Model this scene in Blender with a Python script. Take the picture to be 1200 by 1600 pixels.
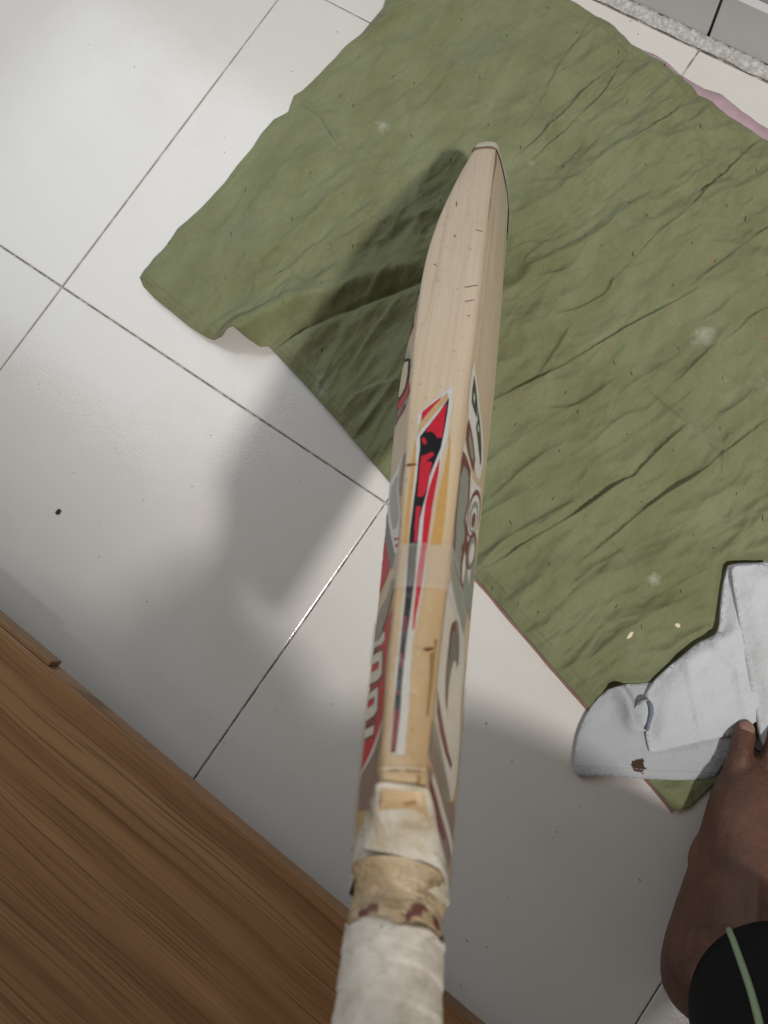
import bpy, bmesh, math, random
import numpy as np
from mathutils import Matrix, Vector
from mathutils.geometry import delaunay_2d_cdt
random.seed(7)
rng = np.random.default_rng(7)
for o in list(bpy.data.objects):
    bpy.data.objects.remove(o)
S = bpy.context.scene
COL = S.collection
# ------------------------------------------------------------------ camera
cam = bpy.data.cameras.new('camera')
cam_o = bpy.data.objects.new('camera', cam); COL.objects.link(cam_o)
CR = [[0.8141026952562759,0.5677151055833373,-0.12221440368863012],[0.5458302847062996,-0.8199013494358797,-0.17271675509533993],[-0.1982576653597715,0.07390085307845876,-0.9773599961326271]]            # rows: camera right, down, forward in world axes
CC = [0.5411424455184672,-0.058948886310963546,0.6772716848403658]
cam_o.matrix_world = Matrix(((CR[0][0], -CR[1][0], -CR[2][0], CC[0]),
                             (CR[0][1], -CR[1][1], -CR[2][1], CC[1]),
                             (CR[0][2], -CR[1][2], -CR[2][2], CC[2]),
                             (0, 0, 0, 1)))
cam.sensor_fit = 'VERTICAL'; cam.sensor_height = 36.0
cam.lens = 36.0 * 1200 / 1600
cam.clip_start = 0.01; cam.clip_end = 60
cam.dof.use_dof = True; cam.dof.focus_distance = 0.62; cam.dof.aperture_fstop = 11.0
S.camera = cam_o
# ------------------------------------------------------------------ light (an indoor picture: lamps, no sky)
world = bpy.data.worlds.new('World'); S.world = world; world.use_nodes = True
bg = world.node_tree.nodes['Background']
bg.inputs[0].default_value = (1.0, 0.85, 0.69, 1); bg.inputs[1].default_value = 0.255
def aim(o, tgt):
    o.rotation_euler = (Vector(tgt) - o.location).to_track_quat('-Z', 'Y').to_euler()
kd = bpy.data.lights.new('ceiling_lamp', 'SPOT'); kd.energy = 178; kd.color = (1.0, 0.96, 0.90)
kd.shadow_soft_size = 0.07; kd.spot_size = math.radians(40); kd.spot_blend = 0.9
key = bpy.data.objects.new('ceiling_lamp', kd); COL.objects.link(key)
key.location = (1.63, -0.30, 2.00); aim(key, (0.40, 0.44, 0))
wd = bpy.data.lights.new('window_light', 'AREA'); wd.shape = 'RECTANGLE'; wd.size = 1.1; wd.size_y = 0.9
wd.energy = 10.0; wd.color = (0.82, 0.91, 1.0)
win = bpy.data.objects.new('window_light', wd); COL.objects.link(win)
win.location = (-0.62, 0.44, 1.00); aim(win, (0.10, 0.35, 0))
vs = S.view_settings
vs.view_transform = 'Standard'; vs.look = 'None'; vs.gamma = 1.0; vs.exposure = 0.0; vs.use_curve_mapping = False
# ------------------------------------------------------------------ helpers
def tag(o, label=None, cat=None, group=None, kind=None):
    if label: o['label'] = label
    if cat: o['category'] = cat
    if group: o['group'] = group
    if kind: o['kind'] = kind
    return o
def empty(name, loc=(0, 0, 0)):
    o = bpy.data.objects.new(name, None); COL.objects.link(o); o.location = loc
    o.empty_display_size = .02
    return o
def link(name, me, mat, parent=None, smooth=True):
    o = bpy.data.objects.new(name, me); COL.objects.link(o)
    if mat is not None:
        me.materials.clear(); me.materials.append(mat)
    if smooth:
        me.polygons.foreach_set('use_smooth', [True] * len(me.polygons))
    if parent is not None: o.parent = parent
    return o
def mesh(name, vs_, fs):
    me = bpy.data.meshes.new(name)
    me.from_pydata([tuple(map(float, v)) for v in vs_], [], [tuple(int(i) for i in f) for f in fs]); me.update()
    return me
def grid_faces(nu, nv, close_v=False):
    f = []
    for i in range(nu - 1):
        for j in range(nv if close_v else nv - 1):
            k = (j + 1) % nv
            f.append((i * nv + j, (i + 1) * nv + j, (i + 1) * nv + k, i * nv + k))
    return f
def box_mesh(name, x0, x1, y0, y1, z0, z1, bev=0.0, seg=2):
    bm = bmesh.new()
    bmesh.ops.create_cube(bm, size=1)
    for v in bm.verts:
        v.co = Vector(((x0 + x1) / 2 + v.co.x * (x1 - x0), (y0 + y1) / 2 + v.co.y * (y1 - y0), (z0 + z1) / 2 + v.co.z * (z1 - z0)))
    if bev: bmesh.ops.bevel(bm, geom=bm.edges[:], offset=bev, segments=seg, affect='EDGES', profile=.5)
    me = bpy.data.meshes.new(name); bm.to_mesh(me); bm.free()
    return me
# lattice noise in numpy
_tab = rng.random((256, 256))
def vnoise(x, y):
    x = np.asarray(x, float); y = np.asarray(y, float)
    xi = np.floor(x).astype(int); yi = np.floor(y).astype(int); fx = x - xi; fy = y - yi
    fx = fx * fx * (3 - 2 * fx); fy = fy * fy * (3 - 2 * fy)
    g = lambda a, b: _tab[a % 256, b % 256]
    return ((g(xi, yi) * (1 - fx) + g(xi + 1, yi) * fx) * (1 - fy) + (g(xi, yi + 1) * (1 - fx) + g(xi + 1, yi + 1) * fx) * fy) * 2 - 1
def fbm(x, y, o=4):
    s = 0; a = 1
    for k in range(o):
        s = s + a * vnoise(x * 2 ** k + 17.3 * k, y * 2 ** k + 9.1 * k); a *= .5
    return s
def poly_dist(X, Y, pts):
    """distance, signed side (+ on the +X side) and arc parameter to a polyline"""
    best = np.full(X.shape, 1e9); side = np.ones(X.shape); arc = np.zeros(X.shape)
    P = np.array(pts, float); sl = np.hypot(*(P[1:] - P[:-1]).T); cum = np.r_[0, np.cumsum(sl)]
    for i in range(len(P) - 1):
        d = P[i + 1] - P[i]; L2 = d @ d + 1e-12
        t = np.clip(((X - P[i, 0]) * d[0] + (Y - P[i, 1]) * d[1]) / L2, 0, 1)
        cx = P[i, 0] + t * d[0]; cy = P[i, 1] + t * d[1]
        dd = np.hypot(X - cx, Y - cy)
        nx, ny = d[1], -d[0]
        if nx < 0: nx, ny = -nx, -ny
        sd = np.sign((X - P[i, 0]) * nx + (Y - P[i, 1]) * ny)
        m = dd < best
        best = np.where(m, dd, best); side = np.where(m, sd, side); arc = np.where(m, (cum[i] + t * sl[i]) / cum[-1], arc)
    return best, side, arc
def resample(pts, n):
    P = np.array(pts, float); sl = np.hypot(*(P[1:] - P[:-1]).T); cum = np.r_[0, np.cumsum(sl)]
    t = np.linspace(0, cum[-1], n)
    return np.stack([np.interp(t, cum, P[:, 0]), np.interp(t, cum, P[:, 1])], 1)
def smooth_line(pts, it=2):
    P = [np.array(p, float) for p in pts]
    for _ in range(it):
        Q = [P[0]]
        for a, b in zip(P[:-1], P[1:]): Q += [a * .75 + b * .25, a * .25 + b * .75]
        Q.append(P[-1]); P = Q
    return np.array(P)
def smooth_loop(pts, it=2):
    P = [np.array(p, float) for p in pts]
    for _ in range(it):
        Q = []
        for i in range(len(P)):
            a, b = P[i], P[(i + 1) % len(P)]; Q += [a * .75 + b * .25, a * .25 + b * .75]
        P = Q
    return np.array(P)
def fill2d(poly, step, scale=(1, 1)):
    """triangulate a 2D polygon with interior points (constrained Delaunay)"""
    P = [np.array(p, float) for p in poly]
    out = []
    for i in range(len(P)):
        a, b = P[i], P[(i + 1) % len(P)]
        n = max(1, int(np.hypot(*((b - a))) / step))
        for k in range(n): out.append(a + (b - a) * k / n)
    B = np.array(out); nb = len(B)
    lo, hi = B.min(0), B.max(0)
    gx, gy = np.meshgrid(np.arange(lo[0] + step * .5, hi[0], step), np.arange(lo[1] + step * .5, hi[1], step))
    g = np.stack([gx.ravel(), gy.ravel()], 1)
    if len(g):
        ins = np.zeros(len(g), bool)
        for i in range(nb):
            a, b = B[i], B[(i + 1) % nb]
            c = ((a[1] > g[:, 1]) != (b[1] > g[:, 1]))
            with np.errstate(divide='ignore', invalid='ignore'):
                xx = (b[0] - a[0]) * (g[:, 1] - a[1]) / (b[1] - a[1]) + a[0]
            ins ^= c & (g[:, 0] < xx)
        g = g[ins]
        if len(g):
            d = np.min(np.hypot(g[:, None, 0] - B[None, :, 0], g[:, None, 1] - B[None, :, 1]), 1)
            g = g[d > step * .35]
    allv = np.r_[B, g] if len(g) else B
    r = delaunay_2d_cdt([Vector(p) for p in allv], [], [list(range(nb))], 1, 1e-7)
    return np.array([tuple(v) for v in r[0]]), [tuple(f) for f in r[2]]
# ------------------------------------------------------------------ materials
def nodes_of(name):
    m = bpy.data.materials.new(name); m.use_nodes = True
    nt = m.node_tree; b = nt.nodes['Principled BSDF']
    return m, nt, b
class G:
    """small node helper"""
    def __init__(s, nt): s.nt = nt; s.tc = nt.nodes.new('ShaderNodeTexCoord')
    def map(s, scale=(1, 1, 1), rot=(0, 0, 0), loc=(0, 0, 0), src='Object'):
        n = s.nt.nodes.new('ShaderNodeMapping'); s.nt.links.new(s.tc.outputs[src], n.inputs[0])
        n.inputs['Scale'].default_value = scale; n.inputs['Rotation'].default_value = rot; n.inputs['Location'].default_value = loc
        return n.outputs[0]
    def noise(s, vec, scale, detail=4, rough=.55, dist=0):
        n = s.nt.nodes.new('ShaderNodeTexNoise'); s.nt.links.new(vec, n.inputs['Vector'])
        n.inputs['Scale'].default_value = scale; n.inputs['Detail'].default_value = detail
        n.inputs['Roughness'].default_value = rough; n.inputs['Distortion'].default_value = dist
        return n.outputs[0]
    def ramp(s, fac, stops, interp='LINEAR'):
        n = s.nt.nodes.new('ShaderNodeValToRGB'); s.nt.links.new(fac, n.inputs[0]); n.color_ramp.interpolation = interp
        el = n.color_ramp.elements
        while len(el) < len(stops): el.new(.5)
        for e, (p, c) in zip(el, stops): e.position = p; e.color = c if len(c) == 4 else (*c, 1)
        return n.outputs[0]
    def mix(s, fac, a, b, mode='MIX'):
        n = s.nt.nodes.new('ShaderNodeMix'); n.data_type = 'RGBA'; n.blend_type = mode
        for i, x in ((0, fac), (6, a), (7, b)):
            if hasattr(x, 'links'): s.nt.links.new(x, n.inputs[i])
            elif i == 0: n.inputs[0].default_value = x
            else: n.inputs[i].default_value = (*x, 1) if len(x) == 3 else x
        return n.outputs[2]
    def math(s, op, a, b=None, c=None):
        n = s.nt.nodes.new('ShaderNodeMath'); n.operation = op
        for i, x in enumerate((a, b, c)):
            if x is None: continue
            if hasattr(x, 'links'): s.nt.links.new(x, n.inputs[i])
            else: n.inputs[i].default_value = x
        return n.outputs[0]
    def sep(s, vec):
        n = s.nt.nodes.new('ShaderNodeSeparateXYZ'); s.nt.links.new(vec, n.inputs[0]); return n.outputs
    def bump(s, h, strength, dist, normal=None):
        n = s.nt.nodes.new('ShaderNodeBump'); s.nt.links.new(h, n.inputs['Height'])
        n.inputs['Strength'].default_value = strength; n.inputs['Distance'].default_value = dist
        if normal is not None: s.nt.links.new(normal, n.inputs['Normal'])
        return n.outputs[0]
    def dist(s, vec, pt):
        n = s.nt.nodes.new('ShaderNodeVectorMath'); n.operation = 'DISTANCE'
        s.nt.links.new(vec, n.inputs[0]); n.inputs[1].default_value = pt
        return n.outputs['Value']
    def info(s):
        return s.nt.nodes.new('ShaderNodeObjectInfo').outputs['Random']
def setb(b, **k):
    for key_, v in k.items():
        key_ = key_.replace('_', ' ')
        if key_ in b.inputs: b.inputs[key_].default_value = v
def blob(g, vec, pts, edge=.35, nz=None, big=1.0):
    """soft-edged stain mask made of irregular spots"""
    acc = None
    for (x, y, z, r) in pts:
        d = g.dist(vec, (x, y, z))
        if nz is not None: d = g.math('ADD', d, g.math('MULTIPLY', g.math('SUBTRACT', nz, .5), r * 2.2))
        m = g.math('SUBTRACT', 1.0, g.math('DIVIDE', d, r * big)); m = g.math('MULTIPLY', m, 1 / edge)
        n = g.nt.nodes.new('ShaderNodeClamp'); g.nt.links.new(m, n.inputs[0]); m = n.outputs[0]
        acc = m if acc is None else g.math('MAXIMUM', acc, m)
    return acc
def mat_plain(name, col, rough=.5, noise=.12, nscale=60, bump=0., bscale=200, spec=.5, extra=None):
    m, nt, b = nodes_of(name); g = G(nt); v = g.map()
    n = g.noise(v, nscale, 4)
    c = g.mix(n, tuple(x * (1 - noise) for x in col), tuple(min(1, x * (1 + noise)) for x in col))
    nt.links.new(c, b.inputs['Base Color']); setb(b, Roughness=rough); b.inputs['Specular IOR Level'].default_value = spec
    if bump:
        nt.links.new(g.bump(g.noise(v, bscale, 3), bump, .001), b.inputs['Normal'])
    return m
def mat_tile():
    m, nt, b = nodes_of('glazed_tile'); g = G(nt); v = g.map(); r = g.info()
    big = g.noise(v, 3.2, 3); fine = g.noise(v, 45, 5, .6)
    c = g.mix(big, (.555, .54, .512), (.61, .595, .567))
    c = g.mix(g.math('MULTIPLY', r, .35), c, (.56, .55, .53))
    dirt = g.ramp(g.noise(v, 6.5, 7, .72), [(.50, (0, 0, 0)), (.74, (1, 1, 1))])
    c = g.mix(g.math('MULTIPLY', dirt, .26), c, (.42, .38, .32))
    # scuffs: thin streaky marks
    sc = g.ramp(g.noise(g.map((1, .18, 1), (0, 0, .7)), 70, 5, .7, 1.5), [(.70, (0, 0, 0)), (.735, (1, 1, 1))])
    sc2 = g.ramp(g.noise(v, 5, 2), [(.52, (0, 0, 0)), (.62, (1, 1, 1))])
    c = g.mix(g.math('MULTIPLY', g.math('MULTIPLY', sc, sc2), .5), c, (.33, .30, .26))
    nt.links.new(c, b.inputs['Base Color'])
    rg = g.ramp(g.noise(v, 14, 5, .6), [(.3, (.10, .10, .10)), (.75, (.24, .24, .24))])
    nt.links.new(rg, b.inputs['Roughness']); setb(b, IOR=1.5)
    nt.links.new(g.bump(g.noise(v, 430, 2, .5), .19, .0006, g.bump(g.noise(v, 26, 2), .06, .002)), b.inputs['Normal'])
    return m
def mat_grout():
    m, nt, b = nodes_of('grout'); g = G(nt); v = g.map()
    c = g.ramp(g.noise(v, 55, 5, .7), [(.33, (.09, .08, .07)), (.50, (.20, .185, .165)), (.62, (.48, .46, .43))])
    nt.links.new(c, b.inputs['Base Color']); setb(b, Roughness=.95)
    nt.links.new(g.bump(g.noise(v, 700, 3), .8, .001), b.inputs['Normal'])
    return m
def mat_cement():
    m, nt, b = nodes_of('rough_cement'); g = G(nt); v = g.map()
    c = g.ramp(g.noise(v, 260, 4, .7), [(.32, (.26, .255, .245)), (.52, (.40, .395, .38)), (.70, (.58, .58, .56))])
    nt.links.new(c, b.inputs['Base Color']); setb(b, Roughness=.85)
    nt.links.new(g.bump(g.noise(v, 500, 3), .8, .0012), b.inputs['Normal'])
    return m
def mat_green(smudges):
    m, nt, b = nodes_of('green_cotton'); g = G(nt); v = g.map()
    n1 = g.noise(g.map((1.6, .8, 1), (0, 0, .25)), 17, 5, .65, .4); n2 = g.noise(v, 60, 4, .6)
    c = g.ramp(n1, [(.30, (.138, .149, .071)), (.50, (.174, .188, .097)), (.70, (.210, .226, .128))])
    c = g.mix(g.math('MULTIPLY', n2, .30), c, (.20, .22, .13), 'MIX')
    st = g.ramp(g.noise(v, 8, 6, .72), [(.52, (0, 0, 0)), (.70, (1, 1, 1))])
    c = g.mix(g.math('MULTIPLY', st, .35), c, (.145, .140, .055))
    gry = g.ramp(g.noise(g.map(loc=(3, 1, 0)), 11, 5, .7), [(.56, (0, 0, 0)), (.74, (1, 1, 1))])
    c = g.mix(g.math('MULTIPLY', gry, .42), c, (.20, .225, .165))
    wc = g.noise(g.map((1, 2.4, 1)), 520, 2, .7)
    c = g.mix(g.ramp(wc, [(.40, (.25, .25, .25)), (.62, (0, 0, 0))]), c, (.095, .103, .050))
    nz = g.noise(v, 220, 4, .7)
    sm = blob(g, v, [(x, y, .006, r * 1.2) for x, y, r in smudges], 1.0, g.noise(v, 110, 4, .65))
    c = g.mix(g.math('MULTIPLY', sm, .42), c, (.52, .54, .46))
    red = g.ramp(g.noise(g.map(loc=(7, 3, 0)), 85, 2), [(.755, (0, 0, 0)), (.775, (1, 1, 1))])
    c = g.mix(g.math('MULTIPLY', red, .5), c, (.32, .09, .05))
    nt.links.new(c, b.inputs['Base Color']); setb(b, Roughness=.82); b.inputs['Specular IOR Level'].default_value = .25
    b.inputs['Sheen Weight'].default_value = .08
    wv = g.noise(g.map((1, 1, 1)), 1100, 2)
    nt.links.new(g.bump(wv, .25, .0004, g.bump(g.noise(g.map((1.5, .7, 1), (0, 0, .3)), 95, 5, .65), .55, .003)), b.inputs['Normal'])
    return m
def mat_wood_board():
    m, nt, b = nodes_of('wood_laminate'); g = G(nt)
    wob = g.noise(g.map((2.2, 6, 1)), 1.0, 3, .5)
    nn = nt.nodes.new('ShaderNodeCombineXYZ')
    xyz = g.sep(g.map())
    nt.links.new(g.math('MULTIPLY', xyz[0], 1.4), nn.inputs[0])
    nt.links.new(g.math('ADD', g.math('MULTIPLY', xyz[1], 48), g.math('MULTIPLY', wob, 1.7)), nn.inputs[1])
    a1 = g.noise(nn.outputs[0], 1.0, 4, .55, .3)
    n2 = nt.nodes.new('ShaderNodeCombineXYZ')
    nt.links.new(g.math('MULTIPLY', xyz[0], 4.0), n2.inputs[0])
    nt.links.new(g.math('ADD', g.math('MULTIPLY', xyz[1], 460), g.math('MULTIPLY', wob, 12)), n2.inputs[1])
    a2 = g.noise(n2.outputs[0], 1.0, 3, .6)
    c = g.ramp(a1, [(.25, (.150, .070, .027)), (.45, (.235, .118, .048)), (.58, (.290, .156, .068)), (.78, (.36, .210, .100))])
    line = g.ramp(a2, [(.40, (1, 1, 1)), (.45, (0, 0, 0))])
    c = g.mix(g.math('MULTIPLY', line, .60), c, (.085, .038, .014))
    light = g.ramp(a2, [(.60, (0, 0, 0)), (.78, (1, 1, 1))])
    c = g.mix(g.math('MULTIPLY', light, .25), c, (.40, .25, .12))
    dk = g.ramp(g.noise(nn.outputs[0], 2.6, 2, .5), [(.62, (0, 0, 0)), (.72, (1, 1, 1))])
    c = g.mix(g.math('MULTIPLY', dk, .22), c, (.11, .050, .018))
    nt.links.new(c, b.inputs['Base Color']); setb(b, Roughness=.42)
    nt.links.new(g.bump(a2, .12, .0006), b.inputs['Normal'])
    return m
def mat_willow():
    # local x runs from the toe to the handle
    m, nt, b = nodes_of('willow'); g = G(nt); xyz = g.sep(g.map())
    grain = g.noise(g.map((9, 520, 520)), 1.0, 4, .65, .4)
    growth = g.noise(g.map((1.2, 150, 150)), 1.0, 2, .5, .2)
    mott = g.noise(g.map((1, 2, 2)), 16, 5, .65)
    base = g.ramp(g.math('DIVIDE', xyz[0], .6), [(0.0, (.52, .435, .335)), (.42, (.54, .45, .345)), (.66, (.54, .43, .29)), (.80, (.50, .37, .21)), (.92, (.46, .33, .175))])
    c = g.mix(g.math('MULTIPLY', g.ramp(grain, [(.42, (0, 0, 0)), (.66, (1, 1, 1))]), .42), base, (.40, .30, .21))
    c = g.mix(g.math('MULTIPLY', g.ramp(mott, [(.5, (0, 0, 0)), (.75, (1, 1, 1))]), .38), c, (.38, .29, .21))
    c = g.mix(g.math('MULTIPLY', g.ramp(growth, [(.56, (0, 0, 0)), (.64, (1, 1, 1))]), .30), c, (.36, .26, .17))
    lt = g.ramp(g.noise(g.map((3, 40, 40), loc=(5, 0, 0)), 1.0, 3), [(.55, (0, 0, 0)), (.75, (1, 1, 1))])
    c = g.mix(g.math('MULTIPLY', lt, .25), c, (.66, .57, .46))
    # bruises and nicks
    nick = g.ramp(g.noise(g.map((1, 1.6, 1.6), loc=(2, 2, 0)), 150, 3, .7), [(.63, (0, 0, 0)), (.69, (1, 1, 1))])
    c = g.mix(g.math('MULTIPLY', nick, .45), c, (.20, .13, .08))
    nt.links.new(c, b.inputs['Base Color']); setb(b, Roughness=.46)
    b.inputs['Specular IOR Level'].default_value = .35
    nt.links.new(g.bump(grain, .35, .0006, g.bump(mott, .35, .0012)), b.inputs['Normal'])
    return m
def mat_film(name, col, alpha, rough=.12, crinkle=0.0, cs=90):
    """clear tape: mostly see-through, glossy, slightly milky"""
    m, nt, b = nodes_of(name); g = G(nt); v = g.map()
    b.inputs['Base Color'].default_value = (*col, 1); setb(b, Roughness=rough, IOR=1.45)
    if crinkle: nt.links.new(g.bump(g.noise(v, cs, 4, .6, 1.0), crinkle, .002), b.inputs['Normal'])
    tr = nt.nodes.new('ShaderNodeBsdfTransparent'); mx = nt.nodes.new('ShaderNodeMixShader')
    f = g.ramp(g.noise(v, 70, 4, .6), [(.3, (alpha * .7,) * 3), (.7, (min(1, alpha * 1.3),) * 3)])
    nt.links.new(f, mx.inputs[0]); nt.links.new(tr.outputs[0], mx.inputs[1]); nt.links.new(b.outputs[0], mx.inputs[2])
    nt.links.new(mx.outputs[0], nt.nodes['Material Output'].inputs[0])
    return m
def mat_clear(name, tint, rough, crinkle, cs, milk, amount):
    """clear plastic: tinted see-through, Fresnel gloss, a trace of milkiness"""
    m, nt, b = nodes_of(name); g = G(nt); v = g.map()
    nrm = g.bump(g.noise(v, cs, 4, .6, 1.0), crinkle, .002)
    tr = nt.nodes.new('ShaderNodeBsdfTransparent'); tr.inputs[0].default_value = (*tint, 1)
    df = nt.nodes.new('ShaderNodeBsdfDiffuse'); df.inputs[0].default_value = (*milk, 1)
    gl = nt.nodes.new('ShaderNodeBsdfGlossy'); gl.inputs['Roughness'].default_value = rough; nt.links.new(nrm, gl.inputs['Normal'])
    fr = nt.nodes.new('ShaderNodeFresnel'); fr.inputs[0].default_value = 1.45; nt.links.new(nrm, fr.inputs['Normal'])
    m1 = nt.nodes.new('ShaderNodeMixShader'); m2 = nt.nodes.new('ShaderNodeMixShader')
    f = g.ramp(g.noise(v, 60, 4, .6), [(.35, (amount * .3,) * 3), (.7, (amount * 2,) * 3)])
    nt.links.new(f, m1.inputs[0]); nt.links.new(tr.outputs[0], m1.inputs[1]); nt.links.new(df.outputs[0], m1.inputs[2])
    m2.inputs[0].default_value = .035; nt.links.new(m1.outputs[0], m2.inputs[1]); nt.links.new(gl.outputs[0], m2.inputs[2])
    nt.links.new(m2.outputs[0], nt.nodes['Material Output'].inputs[0]); nt.nodes.remove(b)
    return m
def mat_grip():
    m, nt, b = nodes_of('cotton_grip_tape'); g = G(nt); v = g.map()
    n1 = g.noise(g.map((1, 1, 1)), 70, 5, .65)
    c = g.ramp(n1, [(.28, (.34, .30, .25)), (.48, (.52, .48, .42)), (.72, (.66, .63, .57))])
    st = g.ramp(g.noise(g.map((2.5, 1, 1)), 55, 4, .7), [(.54, (0, 0, 0)), (.70, (1, 1, 1))])
    c = g.mix(g.math('MULTIPLY', st, .5), c, (.36, .29, .19))
    nt.links.new(c, b.inputs['Base Color']); setb(b, Roughness=.9); b.inputs['Specular IOR Level'].default_value = .2
    weave = g.noise(g.map((3, 1, 1)), 900, 2)
    nt.links.new(g.bump(weave, .5, .0006, g.bump(g.noise(g.map((4, 1, 1)), 120, 3), .4, .0012)), b.inputs['Normal'])
    return m
def mat_tape():
    m, nt, b = nodes_of('dirty_white_tape'); g = G(nt); v = g.map()
    c = g.ramp(g.noise(g.map((2.2, 1, 1)), 46, 5, .65, .5), [(.28, (.26, .20, .12)), (.42, (.42, .37, .28)), (.60, (.52, .49, .43)), (.78, (.60, .58, .53))])
    dk = g.ramp(g.noise(g.map((3, 1, 1), loc=(2, 0, 0)), 75, 4, .7), [(.60, (0, 0, 0)), (.72, (1, 1, 1))])
    c = g.mix(g.math('MULTIPLY', dk, .6), c, (.17, .12, .07))
    nt.links.new(c, b.inputs['Base Color']); setb(b, Roughness=.6)
    nt.links.new(g.bump(g.noise(g.map((2.5, 1, 1)), 80, 4, .6, .8), .7, .002), b.inputs['Normal'])
    return m
def mat_binding():
    m, nt, b = nodes_of('aged_binding_tape'); g = G(nt); v = g.map()
    n1 = g.noise(g.map((1.6, 1, 1)), 60, 5, .65, .6)
    c = g.ramp(n1, [(.25, (.11, .080, .045)), (.42, (.25, .185, .105)), (.60, (.37, .285, .175)), (.78, (.52, .44, .32))])
    dk = g.ramp(g.noise(g.map((4, 1, 1), loc=(1, 0, 0)), 48, 3, .6), [(.60, (0, 0, 0)), (.70, (1, 1, 1))])
    c = g.mix(g.math('MULTIPLY', dk, .75), c, (.10, .06, .03))
    nt.links.new(c, b.inputs['Base Color']); setb(b, Roughness=.45)
    nt.links.new(g.bump(g.noise(g.map((2.5, 1, 1)), 95, 4, .6, 1.0), .8, .0022), b.inputs['Normal'])
    return m
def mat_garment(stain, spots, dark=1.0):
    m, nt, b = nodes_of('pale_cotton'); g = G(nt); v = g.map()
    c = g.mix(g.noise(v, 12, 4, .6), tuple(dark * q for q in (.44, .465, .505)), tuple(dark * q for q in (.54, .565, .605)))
    gr = g.ramp(g.noise(v, 20, 5, .7), [(.52, (0, 0, 0)), (.72, (1, 1, 1))])
    c = g.mix(g.math('MULTIPLY', gr, .45), c, (.36, .345, .32))
    nz = g.noise(v, 160, 3, .6)
    if stain:
        c = g.mix(blob(g, v, [stain], .2, nz), c, (.060, .036, .022))
    if spots:
        c = g.mix(g.math('MULTIPLY', blob(g, v, spots, .6, nz), .8), c, (.12, .11, .10))
    nt.links.new(c, b.inputs['Base Color']); setb(b, Roughness=.85); b.inputs['Specular IOR Level'].default_value = .2
    nt.links.new(g.bump(g.noise(v, 1300, 2), .25, .0004, g.bump(g.noise(v, 55, 5, .65), .7, .004)), b.inputs['Normal'])
    return m
def mat_skin():
    m, nt, b = nodes_of('skin'); g = G(nt); v = g.map()
    c = g.ramp(g.noise(v, 26, 5, .6), [(.3, (.070, .030, .019)), (.55, (.125, .055, .035)), (.75, (.185, .088, .058))])
    fine = g.noise(v, 420, 3, .6)
    c = g.mix(g.math('MULTIPLY', fine, .25), c, (.10, .045, .028))
    nt.links.new(c, b.inputs['Base Color']); setb(b, Roughness=.56)
    b.inputs['Subsurface Weight'].default_value = .06; b.inputs['Subsurface Radius'].default_value = (.006, .002, .001)
    vo = nt.nodes.new('ShaderNodeTexVoronoi'); nt.links.new(g.map(), vo.inputs['Vector']); vo.inputs['Scale'].default_value = 520
    nt.links.new(g.bump(vo.outputs[0], .35, .0007, g.bump(g.noise(v, 70, 5, .65), .6, .0026)), b.inputs['Normal'])
    return m
M = {}
M['tile'] = mat_tile(); M['grout'] = mat_grout(); M['cement'] = mat_cement()
M['skirt'] = mat_plain('grey_skirting_tile', (.50, .51, .52), .3, .06, 30)
M['wall'] = mat_plain('grey_wall_paint', (.30, .30, .31), .7, .08, 20, .2, 120)
M['board'] = mat_wood_board(); M['willow'] = mat_willow()
M['board_edge'] = mat_plain('wood_edge', (.20, .105, .042), .5, .25, 40)
M['grip'] = mat_grip(); M['binding'] = mat_binding()
M['skin'] = mat_skin()
M['nail'] = mat_plain('toenail', (.26, .15, .11), .35, .1, 80)
M['trouser'] = mat_plain('black_polyester', (.0045, .0045, .006), .7, .2, 60, .3, 400, .15)
M['piping'] = mat_plain('green_piping', (.27, .38, .24), .6, .15, 120)
M['hair_dark'] = mat_plain('dark_crumb', (.025, .018, .012), .8, .3, 300)
M['flake'] = mat_plain('cream_flake', (.72, .62, .42), .7, .15, 300)
M['thread'] = mat_plain('dark_thread', (.034, .038, .020), .9, .3, 300)
INK = {'amber': (.47, .27, .085), 'silver': (.50, .50, .49), 'red': (.46, .012, .030), 'tan': (.46, .30, .15), 'black': (.006, .006, .008),
       'darkred': (.17, .010, .022), 'amberdark': (.25, .155, .06), 'rust': (.17, .060, .022), 'seam': (.26, .165, .10), 'crack': (.15, .095, .06),
       'white': (.62, .61, .58), 'dgreen': (.030, .045, .032), 'maroon': (.155, .040, .040), 'greygreen': (.235, .25, .225), 'greydark': (.15, .15, .145),
       'mauve': (.24, .175, .165), 'palefilm': (.62, .57, .49), 'grey': (.34, .34, .32), 'cream': (.62, .54, .40), 'dgrey': (.17, .17, .16),
       'olive': (.17, .13, .075), 'brown': (.085, .050, .025)}
for k, c in INK.items():
    M['ink_' + k] = mat_plain('print_' + k, c, .42 if k not in ('amber', 'seam', 'crack', 'rust', 'amberdark', 'palefilm') else .5, .16, 220, .08, 300, .25)
# ------------------------------------------------------------------ setting: floor tiles
floor = tag(link('floor', box_mesh('floor_grout', -1.4, 2.2, -1.4, .545, -.03, -.0012), M['grout'], smooth=False), kind='structure')
GAP = .0007
def tile_mesh(w, h):
    return box_mesh('floor_tile', GAP, w - GAP, GAP, h - GAP, -.010, 0, .0009, 2)
full = tile_mesh(.4, .4); cut = tile_mesh(.4, .128)
for i in range(-3, 5):
    for j in range(-3, 2):
        me = cut if j == 1 else full
        o = link('floor_tile', me, None if me.materials else M['tile'], floor, smooth=False)
        o.location = (i * .4, j * .4, (random.random() - .5) * .0003)
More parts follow.
